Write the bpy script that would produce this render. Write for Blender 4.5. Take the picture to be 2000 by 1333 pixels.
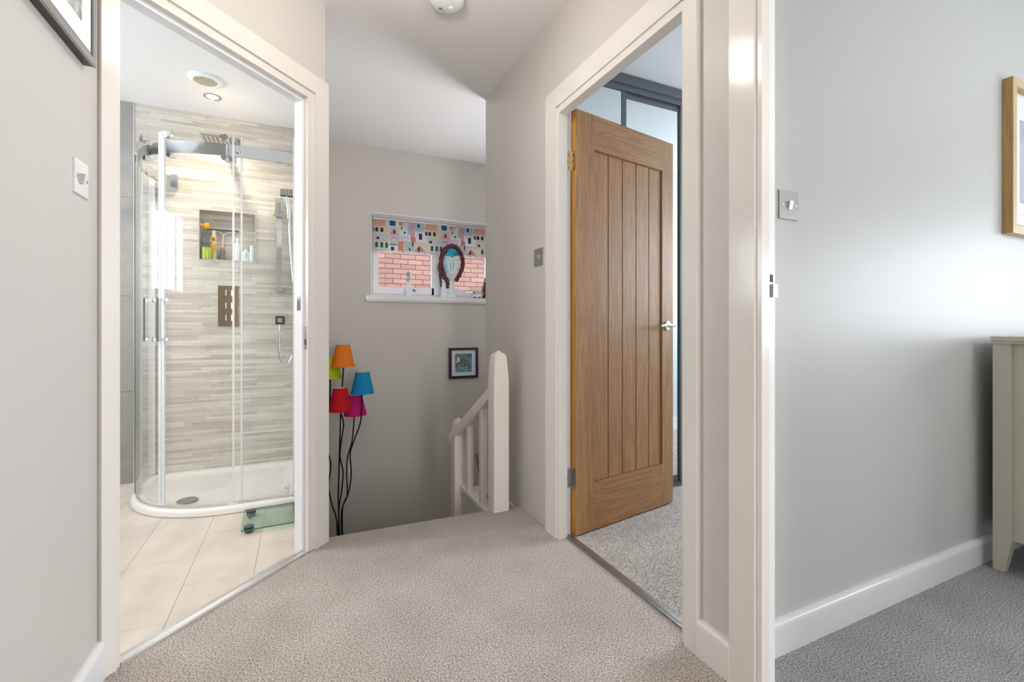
import bpy, bmesh, math, random
from mathutils import Vector, Matrix
random.seed(7)
for o in list(bpy.data.objects): bpy.data.objects.remove(o)
S = bpy.context.scene
COL = S.collection
PI = math.pi

# ------------------------------------------------------------------ camera, world, lights, exposure
CAM_H = .978
cd = bpy.data.cameras.new('camera'); cam = bpy.data.objects.new('camera', cd); COL.objects.link(cam)
cam.location = (0, 0, CAM_H); cam.rotation_euler = (PI/2, 0, -math.radians(24.8))
cd.sensor_width = 36; cd.lens = 895/2000*36; cd.shift_y = -27.5/2000; cd.clip_start = .02
S.camera = cam
S.view_settings.view_transform = 'Standard'; S.view_settings.look = 'None'
S.view_settings.gamma = 1; S.view_settings.use_curve_mapping = False
S.view_settings.exposure = 0.0

W = bpy.data.worlds.new('world'); S.world = W; W.use_nodes = True
W.node_tree.nodes['Background'].inputs[0].default_value = (.86, .92, 1, 1)
W.node_tree.nodes['Background'].inputs[1].default_value = 2.6

def light(name, kind, loc, energy, color=(1, 1, 1), aim=None, **kw):
    d = bpy.data.lights.new(name, kind); d.energy = energy; d.color = color
    for k, v in kw.items(): setattr(d, k, v)
    o = bpy.data.objects.new(name, d); COL.objects.link(o); o.location = loc
    if aim: o.rotation_euler = (Vector(aim)-Vector(loc)).to_track_quat('-Z', 'Y').to_euler()
    return o
WARM = (1, .88, .74); DAY = (.86, .93, 1)
light('landing_ceiling_light', 'POINT', (.30, 1.46, 2.19), 11, (1, .90, .79), shadow_soft_size=.055)
light('landing_fill_light', 'AREA', (.63, -2.3, 1.3), 56, (1, .985, .97), aim=(.45, 2, 1.9), shape='RECTANGLE', size=.82, size_y=1.8)  # soft fill added behind the camera
light('bathroom_window_light', 'AREA', (-2.27, 2.60, 1.58), 46, DAY, aim=(0, 2.60, 1.56), shape='RECTANGLE', size=1.6, size_y=.66)
light('bathroom_spot_light', 'SPOT', (-.487, 3.24, 2.35), 26, (1, .86, .66), aim=(-.47, 3.32, 0), spot_size=2.5, spot_blend=.9, shadow_soft_size=.035)
light('bathroom_spot_light', 'SPOT', (-.95, 2.35, 2.35), 36, (1, .86, .68), aim=(-.95, 2.35, 0), spot_size=2.5, spot_blend=.9, shadow_soft_size=.035)  # second spot added to brighten the bathroom; no downlight fitting here
light('bedroom_window_light', 'AREA', (4.5, -.75, 1.22), 48, DAY, aim=(1, -.6, 1.1), shape='RECTANGLE', size=2.2, size_y=.9)
light('bedroom_fill_light', 'POINT', (2.6, -1.0, 2.1), 34, (1, .97, .93), shadow_soft_size=.12)  # unseen point light added as diffuse fill for the bedroom wall
light('dressing_room_fill_light', 'AREA', (4.3, 1.55, 1.6), 60, DAY, aim=(1, 1.6, 1.2), shape='RECTANGLE', size=.9, size_y=1.1)  # unseen area light added to brighten the mirrored room; its end wall is solid
light('stairwell_fill_light', 'AREA', (2.45, 3.25, 1.0), 17, (.95, .97, 1), aim=(.75, 2.3, 2.5), shape='RECTANGLE', size=.8, size_y=1.2, spread=1.7)  # area light added out of view to lift the landing ceiling

# ------------------------------------------------------------------ materials
MATS = {}
def principled(name, color, rough=.5, metal=0, spec=.5, coat=0, emit=None, es=0):
    m = bpy.data.materials.new(name); m.use_nodes = True
    b = m.node_tree.nodes['Principled BSDF']
    b.inputs['Base Color'].default_value = (*color, 1); b.inputs['Roughness'].default_value = rough
    b.inputs['Metallic'].default_value = metal; b.inputs['Specular IOR Level'].default_value = spec
    b.inputs['Coat Weight'].default_value = coat; b.inputs['Coat Roughness'].default_value = .1
    if emit: b.inputs['Emission Color'].default_value = (*emit, 1); b.inputs['Emission Strength'].default_value = es
    MATS[name] = m
    return m, m.node_tree, b
def nd(nt, t, **kw):
    n = nt.nodes.new(t)
    for k, v in kw.items():
        if k in n.inputs.keys(): n.inputs[k].default_value = v
        else: setattr(n, k, v)
    return n
def add_noise(m, scale=(40, 40, 40), amount=.06, bump=.05, dist=.002, detail=4, base=None):
    nt = m.node_tree; b = nt.nodes['Principled BSDF']; col = base or b.inputs['Base Color'].default_value[:]
    tc = nd(nt, 'ShaderNodeTexCoord'); mp = nd(nt, 'ShaderNodeMapping'); mp.inputs['Scale'].default_value = scale
    nt.links.new(tc.outputs['Object'], mp.inputs['Vector'])
    ns = nd(nt, 'ShaderNodeTexNoise', Scale=1.0, Detail=detail); nt.links.new(mp.outputs[0], ns.inputs['Vector'])
    if amount:
        cr = nd(nt, 'ShaderNodeValToRGB')
        cr.color_ramp.elements[0].position = .3; cr.color_ramp.elements[1].position = .7
        cr.color_ramp.elements[0].color = (*[c*(1-amount) for c in col[:3]], 1)
        cr.color_ramp.elements[1].color = (*[min(1, c*(1+amount)) for c in col[:3]], 1)
        nt.links.new(ns.outputs['Fac'], cr.inputs[0]); nt.links.new(cr.outputs[0], b.inputs['Base Color'])
    if bump:
        bp = nd(nt, 'ShaderNodeBump', Strength=bump, Distance=dist)
        nt.links.new(ns.outputs['Fac'], bp.inputs['Height']); nt.links.new(bp.outputs[0], b.inputs['Normal'])
    return m
def simple(name, color, rough=.5, metal=0, scale=30, amount=.03, bump=.03, dist=.001, **kw):
    m, nt, b = principled(name, color, rough, metal, **kw)
    sc = scale if isinstance(scale, tuple) else (scale,)*3
    return add_noise(m, sc, amount, bump, dist)

WALL = simple('landing_wall_paint', (.585, .560, .530), .42, scale=260, amount=.012, bump=.08, dist=.0006)
WALLB = simple('bedroom_wall_paint', (.585, .59, .59), .40, spec=.35, scale=300, amount=.012, bump=.10, dist=.0006)
WALLD = simple('dressing_wall_paint', (.60, .64, .66), .5, scale=200, amount=.01, bump=.05, dist=.0005)
CEIL = simple('ceiling_paint', (.80, .79, .785), .6, scale=120, amount=.01, bump=.05, dist=.0008)
GLOSS = simple('white_gloss_paint', (.72, .69, .65), .17, scale=(120, 120, 14), amount=.015, bump=.12, dist=.0008)
NEWELP = simple('white_newel_paint', (.78, .73, .68), .28, scale=(60, 60, 14), amount=.015, bump=.08, dist=.0008)
WHITEG = simple('cool_white_paint', (.80, .80, .81), .22, scale=60, amount=.01, bump=.04, dist=.0006)
UPVC = simple('white_window_plastic', (.86, .87, .9), .25, scale=30, amount=.01, bump=.01)
CHROME = simple('chrome', (.74, .74, .75), .08, 1, scale=20, amount=.02, bump=0)
STEEL = simple('brushed_steel', (.46, .45, .44), .3, 1, scale=(30, 30, 900), amount=.05, bump=.04)
BRASS = simple('brass', (.74, .60, .36), .25, 1, scale=60, amount=.06, bump=.02)
DARKMETAL = simple('dark_hole', (.05, .045, .04), .6, scale=40)
STRIP = simple('grey_threshold_metal', (.42, .41, .40), .35, 1, scale=(300, 20, 20), amount=.08)
ALU = simple('pale_aluminium_strip', (.72, .70, .68), .3, .7, scale=50)
GREYRAIL = simple('grey_closet_frame', (.13, .145, .155), .38, .35, scale=(8, 60, 60), amount=.05)
MIRROR = simple('pale_closet_mirror', (.80, .86, .88), .02, 1, scale=2, amount=.01, bump=0)
BLACK = simple('black_frame_paint', (.012, .012, .016), .3, scale=60)
BLACKM = simple('black_lamp_metal', (.008, .008, .009), .35, .3, scale=60)
PEWTER = simple('pewter_frame', (.36, .34, .31), .33, .5, scale=(40, 200, 200), amount=.08)
MAT = simple('picture_mount_card', (.82, .83, .87), .7, scale=300)
CREAM = simple('cream_furniture_paint', (.62, .59, .49), .42, scale=(60, 60, 12), amount=.03, bump=.05)
TRAY = simple('white_shower_tray_resin', (.86, .83, .79), .15, scale=20, amount=.01, bump=0)
SEAL = simple('clear_plastic_seal', (.74, .77, .80), .25, scale=30)
CERAMIC = simple('white_ceramic', (.86, .87, .9), .12, scale=15, amount=.01, bump=0)
PLASTW = simple('white_bottle_plastic', (.85, .87, .88), .3, scale=30)
GREYPL = simple('grey_rubber_plastic', (.07, .085, .095), .4, scale=80, amount=.08)
CAPOR = simple('orange_cap_plastic', (.95, .42, .02), .35, scale=60)
LABY = simple('yellow_label', (.9, .62, .05), .5, scale=60)
GREENL = simple('green_shower_gel', (.55, .75, .04), .2, scale=40, amount=.1)
GREENB = simple('green_bottle_plastic', (.15, .55, .12), .3, scale=60)
MIXG = simple('brown_grey_handle', (.30, .27, .25), .45, scale=60, amount=.1)
CREAMPL = simple('cream_plastic', (.80, .68, .56), .4, scale=60)
REDGL = simple('dark_red_art_glass', (.13, .008, .025), .12, scale=90, amount=.5, bump=.4, dist=.004)
BROWNGL = simple('smoky_brown_glass', (.06, .02, .03), .12, scale=(50, 50, 120), amount=.4, bump=.3, dist=.003)
BLUEGL = simple('turquoise_art_glass', (.01, .33, .50), .1, scale=50, amount=.6)
WGLASS = simple('milky_white_glass', (.78, .84, .86), .1, scale=30, amount=.04)
LGLASS = simple('pale_blue_glass', (.42, .70, .80), .1, scale=30, amount=.1)
def sh(n, c): return simple(n, c, .85, scale=700, amount=.10, bump=.25, dist=.0008)
SHADES = dict(orange=sh('orange_shade_fabric', (.80, .20, .01)), blue=sh('blue_shade_fabric', (.0, .24, .52)),
              red=sh('red_shade_fabric', (.52, .0, .005)), pink=sh('pink_shade_fabric', (.62, .005, .22)),
              green=sh('lime_shade_fabric', (.50, .58, .01)))
SHIN = simple('white_shade_lining', (.8, .78, .74), .8)

def glass_mat(name, tint=(.93, .98, .96), ior=1.5, gloss=1.0):
    m = bpy.data.materials.new(name); m.use_nodes = True; nt = m.node_tree; nt.nodes.clear()
    out = nd(nt, 'ShaderNodeOutputMaterial'); mix = nd(nt, 'ShaderNodeMixShader')
    tr = nd(nt, 'ShaderNodeBsdfTransparent'); tr.inputs[0].default_value = (*tint, 1)
    gl = nd(nt, 'ShaderNodeBsdfGlossy'); gl.inputs['Roughness'].default_value = .0
    fr = nd(nt, 'ShaderNodeFresnel', IOR=ior)
    ge = nd(nt, 'ShaderNodeNewGeometry'); iv = nd(nt, 'ShaderNodeMath', operation='SUBTRACT'); iv.inputs[0].default_value = 1
    nt.links.new(ge.outputs['Backfacing'], iv.inputs[1]); mu = nd(nt, 'ShaderNodeMath', operation='MULTIPLY')
    nt.links.new(fr.outputs[0], mu.inputs[0]); nt.links.new(iv.outputs[0], mu.inputs[1])
    nt.links.new(mu.outputs[0], mix.inputs[0]); nt.links.new(tr.outputs[0], mix.inputs[1])
    nt.links.new(gl.outputs[0], mix.inputs[2]); nt.links.new(mix.outputs[0], out.inputs[0])
    MATS[name] = m
    return m
GLASS = glass_mat('shower_glass', (.985, .99, .986))
WINGLASS = glass_mat('window_glass', (.97, .98, .98))
BOTGLASS = glass_mat('clear_bottle_plastic', (.93, .95, .95))
PICGLASS = glass_mat('picture_glass', (.99, .99, .99))
GREENEDGE = simple('green_glass_edge', (.02, .16, .11), .1, scale=60)

# carpet
def carpet(name, c0, c1):
    m, nt, b = principled(name, c0, .95, spec=.1)
    tc = nd(nt, 'ShaderNodeTexCoord')
    n1 = nd(nt, 'ShaderNodeTexNoise', Scale=210.0, Detail=4.0, Roughness=.75)
    n2 = nd(nt, 'ShaderNodeTexNoise', Scale=5.0, Detail=3.0)
    v = nd(nt, 'ShaderNodeTexVoronoi', Scale=210.0)
    for n in (n1, n2, v): nt.links.new(tc.outputs['Object'], n.inputs['Vector'])
    cr = nd(nt, 'ShaderNodeValToRGB'); e = cr.color_ramp.elements
    e[0].position = .40; e[0].color = (*c0, 1); e[1].position = .58; e[1].color = (*c1, 1)
    nt.links.new(n1.outputs['Fac'], cr.inputs[0])
    mx = nd(nt, 'ShaderNodeMix', data_type='RGBA', blend_type='MULTIPLY'); mx.inputs['Factor'].default_value = .55
    c2 = nd(nt, 'ShaderNodeValToRGB'); c2.color_ramp.elements[0].position = .3; c2.color_ramp.elements[1].position = .7
    c2.color_ramp.elements[0].color = (.72, .71, .70, 1); c2.color_ramp.elements[1].color = (1.0, 1, 1, 1)
    nt.links.new(n2.outputs['Fac'], c2.inputs[0]); nt.links.new(cr.outputs[0], mx.inputs[6]); nt.links.new(c2.outputs[0], mx.inputs[7])
    nt.links.new(mx.outputs[2], b.inputs['Base Color'])
    ad = nd(nt, 'ShaderNodeMath', operation='ADD'); nt.links.new(n1.outputs['Fac'], ad.inputs[0]); nt.links.new(v.outputs['Distance'], ad.inputs[1])
    bp = nd(nt, 'ShaderNodeBump', Strength=.55, Distance=.004); nt.links.new(ad.outputs[0], bp.inputs['Height']); nt.links.new(bp.outputs[0], b.inputs['Normal'])
    return m
CARPET = carpet('grey_beige_carpet', (.20, .170, .150), (.72, .66, .61))
CARPETB = carpet('cool_grey_carpet', (.15, .155, .16), (.60, .60, .61))

# oak
def oak(name, axis, tone=1.0, red=0.0):
    m, nt, b = principled(name, (.4, .2, .08), .42)
    tc = nd(nt, 'ShaderNodeTexCoord'); oi = nd(nt, 'ShaderNodeObjectInfo')
    ad = nd(nt, 'ShaderNodeVectorMath', operation='ADD')
    sc = nd(nt, 'ShaderNodeVectorMath', operation='SCALE'); sc.inputs[3].default_value = 13
    cb = nd(nt, 'ShaderNodeCombineXYZ')
    for i in range(3): nt.links.new(oi.outputs['Random'], cb.inputs[i])
    nt.links.new(cb.outputs[0], sc.inputs[0]); nt.links.new(tc.outputs['Object'], ad.inputs[0]); nt.links.new(sc.outputs[0], ad.inputs[1])
    mp = nd(nt, 'ShaderNodeMapping'); mp.inputs['Scale'].default_value = (1, 1, .06) if axis == 'z' else (.06, 1, 1)
    nt.links.new(ad.outputs[0], mp.inputs['Vector'])
    n1 = nd(nt, 'ShaderNodeTexNoise', Scale=22.0, Detail=3.0, Distortion=.6)
    n2 = nd(nt, 'ShaderNodeTexNoise', Scale=420.0, Detail=3.0)
    for n in (n1, n2): nt.links.new(mp.outputs[0], n.inputs['Vector'])
    ml = nd(nt, 'ShaderNodeMath', operation='MULTIPLY'); ml.inputs[1].default_value = 7
    nt.links.new(n1.outputs['Fac'], ml.inputs[0])
    fr = nd(nt, 'ShaderNodeMath', operation='PINGPONG'); fr.inputs[1].default_value = .5; nt.links.new(ml.outputs[0], fr.inputs[0])
    cr = nd(nt, 'ShaderNodeValToRGB'); e = cr.color_ramp.elements
    a = (.31*tone, .148*tone, .054*tone); c = (.415*tone, .215*tone, .090*tone)
    e[0].position = 0; e[0].color = (*a, 1); e[1].position = .42; e[1].color = (*c, 1)
    nt.links.new(fr.outputs[0], cr.inputs[0])
    mx = nd(nt, 'ShaderNodeMix', data_type='RGBA', blend_type='MULTIPLY'); mx.inputs['Factor'].default_value = .7
    c2 = nd(nt, 'ShaderNodeValToRGB'); c2.color_ramp.elements[0].position = .35; c2.color_ramp.elements[1].position = .6
    c2.color_ramp.elements[0].color = (.80, .77, .74, 1); c2.color_ramp.elements[1].color = (1, 1, 1, 1)
    nt.links.new(n2.outputs['Fac'], c2.inputs[0]); nt.links.new(cr.outputs[0], mx.inputs[6]); nt.links.new(c2.outputs[0], mx.inputs[7])
    nt.links.new(mx.outputs[2], b.inputs['Base Color'])
    bp = nd(nt, 'ShaderNodeBump', Strength=.25, Distance=.0008); nt.links.new(n2.outputs['Fac'], bp.inputs['Height']); nt.links.new(bp.outputs[0], b.inputs['Normal'])
    return m
OAKV = oak('oak_upright_grain', 'z'); OAKH = oak('oak_cross_grain', 'x'); OAKP = oak('oak_plank_grain', 'z', 1.0)
OAKE = simple('oak_lipping_edge', (.52, .25, .05), .4, scale=(60, 60, 5), amount=.25)
OAKD = simple('oak_dark_groove', (.26, .10, .018), .5, scale=(60, 60, 5), amount=.25)
PALEWOOD = simple('pale_limed_wood', (.60, .48, .30), .45, scale=(60, 60, 8), amount=.12, bump=.1)
PALEWOODS = simple('golden_wood_side', (.45, .29, .10), .45, scale=(300, 300, 8), amount=.3, bump=.1)

# striped split-face shower tile
def tile_mat():
    m, nt, b = principled('striped_beige_wall_tile', (.6, .55, .48), .33)
    tc = nd(nt, 'ShaderNodeTexCoord'); sp = nd(nt, 'ShaderNodeSeparateXYZ'); cb = nd(nt, 'ShaderNodeCombineXYZ')
    nt.links.new(tc.outputs['Object'], sp.inputs[0]); nt.links.new(sp.outputs[0], cb.inputs[0]); nt.links.new(sp.outputs[2], cb.inputs[1])
    def brick(w, h, off, c1, c2, bias):
        br = nd(nt, 'ShaderNodeTexBrick', offset=off, offset_frequency=2, squash=1.6, squash_frequency=3)
        br.inputs['Scale'].default_value = 1; br.inputs['Brick Width'].default_value = w; br.inputs['Row Height'].default_value = h
        br.inputs['Mortar Size'].default_value = .0003; br.inputs['Bias'].default_value = bias
        br.inputs['Color1'].default_value = (*c1, 1); br.inputs['Color2'].default_value = (*c2, 1); br.inputs['Mortar'].default_value = (.5, .47, .42, 1)
        nt.links.new(cb.outputs[0], br.inputs['Vector']); return br
    b1 = brick(.27, .0165, .37, (.78, .735, .665), (.58, .525, .455), .0)
    b2 = brick(.19, .033, .61, (1, 1, 1), (.80, .785, .76), -.2)
    mx = nd(nt, 'ShaderNodeMix', data_type='RGBA', blend_type='MULTIPLY'); mx.inputs['Factor'].default_value = .8
    nt.links.new(b1.outputs['Color'], mx.inputs[6]); nt.links.new(b2.outputs['Color'], mx.inputs[7])
    mp = nd(nt, 'ShaderNodeMapping'); mp.inputs['Scale'].default_value = (3, 3, 60); nt.links.new(tc.outputs['Object'], mp.inputs['Vector'])
    n1 = nd(nt, 'ShaderNodeTexNoise', Scale=1.0, Detail=4.0); nt.links.new(mp.outputs[0], n1.inputs['Vector'])
    m2 = nd(nt, 'ShaderNodeMix', data_type='RGBA', blend_type='OVERLAY'); m2.inputs['Factor'].default_value = .35
    nt.links.new(mx.outputs[2], m2.inputs[6]); nt.links.new(n1.outputs['Fac'], m2.inputs[7])
    nt.links.new(m2.outputs[2], b.inputs['Base Color'])
    n2 = nd(nt, 'ShaderNodeTexNoise', Scale=75.0, Detail=2.0); nt.links.new(tc.outputs['Object'], n2.inputs['Vector'])
    g = nd(nt, 'ShaderNodeRGBToBW'); nt.links.new(mx.outputs[2], g.inputs[0])
    ad = nd(nt, 'ShaderNodeMath', operation='ADD'); nt.links.new(g.outputs[0], ad.inputs[0]); nt.links.new(n2.outputs['Fac'], ad.inputs[1])
    bp = nd(nt, 'ShaderNodeBump', Strength=.8, Distance=.006); nt.links.new(ad.outputs[0], bp.inputs['Height']); nt.links.new(bp.outputs[0], b.inputs['Normal'])
    return m
TILE = tile_mat()
GREYTILE = simple('matt_grey_wall_tile', (.33, .315, .30), .3, scale=12, amount=.08, bump=.02)
FLOORT = simple('stone_beige_floor_tile', (.66, .585, .51), .35, scale=(9, 5, 9), amount=.10, bump=.03)
GROUT = simple('pale_grout', (.64, .57, .50), .7)
def brick_mat():
    m, nt, b = principled('red_brick', (.55, .22, .16), .9)
    oi = nd(nt, 'ShaderNodeObjectInfo'); cr = nd(nt, 'ShaderNodeValToRGB'); e = cr.color_ramp.elements
    e[0].color = (.40, .20, .165, 1); e[1].color = (.52, .29, .23, 1)
    n = nd(nt, 'ShaderNodeTexNoise', Scale=60.0, Detail=4.0); tc = nd(nt, 'ShaderNodeTexCoord'); nt.links.new(tc.outputs['Object'], n.inputs['Vector'])
    mx = nd(nt, 'ShaderNodeMix', data_type='RGBA', blend_type='OVERLAY'); mx.inputs['Factor'].default_value = .35
    nt.links.new(oi.outputs['Random'], cr.inputs[0]); nt.links.new(cr.outputs[0], mx.inputs[6]); nt.links.new(n.outputs['Fac'], mx.inputs[7])
    nt.links.new(mx.outputs[2], b.inputs['Base Color'])
    bp = nd(nt, 'ShaderNodeBump', Strength=.4, Distance=.004); nt.links.new(n.outputs['Fac'], bp.inputs['Height']); nt.links.new(bp.outputs[0], b.inputs['Normal'])
    return m
BRICK = brick_mat()
MORTAR = simple('brown_mortar', (.22, .17, .15), .95, scale=80, amount=.2)

# ------------------------------------------------------------------ mesh helpers
def finish(name, bm, mat, parent=None, smooth=False, kind=None, bevel=0, segs=2):
    me = bpy.data.meshes.new(name)
    if bevel:
        es = [e for e in bm.edges if len(e.link_faces) == 2 and e.calc_face_angle(0) > .6]
        bmesh.ops.bevel(bm, geom=es, offset=bevel, segments=segs, affect='EDGES', profile=.5, clamp_overlap=True)
    bmesh.ops.recalc_face_normals(bm, faces=bm.faces)
    bm.to_mesh(me); bm.free()
    for mm in (mat if isinstance(mat, (list, tuple)) else [mat]): me.materials.append(mm)
    if smooth:
        for p in me.polygons: p.use_smooth = True
        me.set_sharp_from_angle(angle=math.radians(40))
    o = bpy.data.objects.new(name, me); COL.objects.link(o)
    if parent: o.parent = parent; o.matrix_parent_inverse = Matrix.Identity(4)
    if kind: o['kind'] = kind
    return o
def bx(bm, x0, x1, y0, y1, z0, z1, M=None, mi=0):
    vs = [bm.verts.new((x, y, z)) for x in (x0, x1) for y in (y0, y1) for z in (z0, z1)]
    if M:
        for v in vs: v.co = M @ v.co
    for q in ((0, 1, 3, 2), (4, 6, 7, 5), (0, 4, 5, 1), (2, 3, 7, 6), (0, 2, 6, 4), (1, 5, 7, 3)):
        f = bm.faces.new([vs[i] for i in q]); f.material_index = mi
    return vs
def box(name, x0, x1, y0, y1, z0, z1, mat, parent=None, bevel=0, M=None, kind=None, segs=2):
    bm = bmesh.new(); bx(bm, x0, x1, y0, y1, z0, z1, M)
    return finish(name, bm, mat, parent, bevel > 0, kind, bevel, segs)
def prism(bm, pts, z0, z1, M=None):
    a = [bm.verts.new((p[0], p[1], z0)) for p in pts]; b = [bm.verts.new((p[0], p[1], z1)) for p in pts]
    if M:
        for v in a+b: v.co = M @ v.co
    n = len(pts); bm.faces.new(a[::-1]); bm.faces.new(b)
    for i in range(n): bm.faces.new((a[i], a[(i+1) % n], b[(i+1) % n], b[i]))
def lathe(bm, prof, seg=24, c=(0, 0, 0), M=None, sx=1, sy=1, close=True):
    rings = []
    for r, z in prof:
        rings.append([bm.verts.new((c[0]+sx*r*math.cos(2*PI*i/seg), c[1]+sy*r*math.sin(2*PI*i/seg), c[2]+z)) for i in range(seg)])
    if M:
        for R in rings:
            for v in R: v.co = M @ v.co
    for a, b in zip(rings, rings[1:]):
        for i in range(seg): bm.faces.new((a[i], a[(i+1) % seg], b[(i+1) % seg], b[i]))
    if close:
        if prof[0][0] > 1e-6: bm.faces.new(rings[0][::-1])
        if prof[-1][0] > 1e-6: bm.faces.new(rings[-1])
def smoothpts(pts, n=6):
    P = [Vector(p) for p in pts]; out = []
    for i in range(len(P)-1):
        a, b, c, d = P[max(i-1, 0)], P[i], P[i+1], P[min(i+2, len(P)-1)]
        for k in range(n):
            t = k/n
            out.append(.5*((2*b)+(c-a)*t+(2*a-5*b+4*c-d)*t*t+(3*b-a-3*c+d)*t**3))
    out.append(P[-1]); return out
def tube(bm, pts, r, seg=8, caps=True, flat=None):
    P = [Vector(p) for p in pts]; rings = []; up = None
    for i, p in enumerate(P):
        d = (P[min(i+1, len(P)-1)]-P[max(i-1, 0)]).normalized()
        if up is None:
            up = Vector((0, 0, 1)) if abs(d.z) < .9 else Vector((0, 1, 0))
        u = (up-d*up.dot(d)).normalized(); up = u; w = d.cross(u)
        rr = r[i] if isinstance(r, (list, tuple)) else r
        rings.append([bm.verts.new(p+(u*math.cos(2*PI*k/seg)*(flat or 1)+w*math.sin(2*PI*k/seg))*rr) for k in range(seg)])
    for a, b in zip(rings, rings[1:]):
        for i in range(seg): bm.faces.new((a[i], a[(i+1) % seg], b[(i+1) % seg], b[i]))
    if caps: bm.faces.new(rings[0][::-1]); bm.faces.new(rings[-1])
def ribbon(bm, path, half, z0, z1):            # solid strip that follows a plan path; half = half its thickness
    P = [Vector((p[0], p[1], 0)) for p in path]; L = []; R = []
    for i, p in enumerate(P):
        d = (P[min(i+1, len(P)-1)]-P[max(i-1, 0)]).normalized(); n = Vector((-d.y, d.x, 0))
        L.append(p+n*half); R.append(p-n*half)
    q = [[bm.verts.new((v.x, v.y, z)) for v in A] for A in (L, R) for z in (z0, z1)]   # L0 L1 R0 R1
    n = len(P)
    for i in range(n-1):
        bm.faces.new((q[0][i], q[0][i+1], q[1][i+1], q[1][i])); bm.faces.new((q[2][i], q[3][i], q[3][i+1], q[2][i+1]))
        bm.faces.new((q[1][i], q[1][i+1], q[3][i+1], q[3][i])); bm.faces.new((q[0][i], q[2][i], q[2][i+1], q[0][i+1]))
    bm.faces.new((q[0][0], q[1][0], q[3][0], q[2][0])); bm.faces.new((q[0][-1], q[2][-1], q[3][-1], q[1][-1]))
def thing(name, label, cat, loc=(0, 0, 0), rz=0, group=None, kind=None):
    o = bpy.data.objects.new(name, None); COL.objects.link(o); o.location = loc; o.rotation_euler = (0, 0, rz)
    o.empty_display_size = .05
    if kind: o['kind'] = kind
    tag(o, label, cat, group); return o
def tag(o, label, cat=None, group=None):
    if label: o['label'] = label
    if cat: o['category'] = cat
    if group: o['group'] = group
    return o
def struct(name, loc=(0, 0, 0), rz=0, label=None, cat=None):
    o = bpy.data.objects.new(name, None); COL.objects.link(o); o.location = loc; o.rotation_euler = (0, 0, rz)
    o.empty_display_size = .05; o['kind'] = 'structure'; return tag(o, label, cat)
def copy_tree(o, parent=None):
    c = o.copy(); COL.objects.link(c)
    if parent: c.parent = parent
    for ch in [k for k in bpy.data.objects if k.parent == o]: copy_tree(ch, c)
    return c
def wallmesh(name, boxes, mat, label, cat='wall', M=None):
    bm = bmesh.new()
    for b in boxes: bx(bm, *b, M)
    return tag(finish(name, bm, mat, kind='structure'), label, cat)

# ------------------------------------------------------------------ dimensions
CZ = 2.446; BZ = 2.385; LZ = -2.4
XL, XR, XR2 = -.51, 1.088, 1.145
Cc = Vector((.103, 2.254, 0))
# diagonal wall frame: local x = s (towards the left end), local y = out of the wall towards the landing, z up
DM = Matrix.Translation(Cc) @ Matrix(((-.70711, .70711, 0, 0), (-.70711, -.70711, 0, 0), (0, 0, 1, 0), (0, 0, 0, 1)))

# ------------------------------------------------------------------ floors
bm = bmesh.new()
prism(bm, [(XL, -2.4), (1.118, -2.4), (1.118, 2.262), (1.10, 2.262), (.103, 2.29), (.103, 2.254), (XL, 1.641)], -.05, 0)
tag(finish('floor_landing', bm, CARPET, kind='structure'), 'grey beige carpet of the landing running to the stair edge', 'floor')
bm = bmesh.new()
lathe(bm, [(.022, 0), (.022, .98)], 16, M=Matrix.Translation((.105, 2.268, -.022)) @ Matrix.Rotation(PI/2, 4, 'Y'))
tag(finish('floor_nosing', bm, CARPET, smooth=True, kind='structure'), 'rounded carpeted nosing at the top of the stairs', 'floor')
tag(box('floor_bedroom', 1.118, 4.6, -2.4, .92, -.05, .0, CARPETB, kind='structure'), 'cool grey carpet of the bedroom on the right', 'floor')
tag(box('floor_dressing_room', 1.150, 4.4, .985, 2.12, -.05, .002, CARPET, kind='structure'), 'carpet of the room behind the oak door', 'floor')
bf = struct('floor_bathroom', label='beige stone tiled bathroom floor', cat='floor')
bm = bmesh.new(); prism(bm, [(-2.2, 1.75), (-.62, 1.75), (-.50, 1.655), (.09, 2.245), (.0, 2.40), (0, 3.6), (-2.2, 3.6)], -.05, -.0045)
finish('grout_bed', bm, GROUT, bf)
def clip_poly(poly, p, n):   # keep side where (q-p).n >= 0
    out = []
    for i in range(len(poly)):
        a, b = poly[i], poly[(i+1) % len(poly)]
        da = (a[0]-p[0])*n[0]+(a[1]-p[1])*n[1]; db = (b[0]-p[0])*n[0]+(b[1]-p[1])*n[1]
        if da >= 0: out.append(a)
        if da*db < 0: t = da/(da-db); out.append((a[0]+(b[0]-a[0])*t, a[1]+(b[1]-a[1])*t))
    return out
TW, TL, G = .236, .472, .0007
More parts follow.
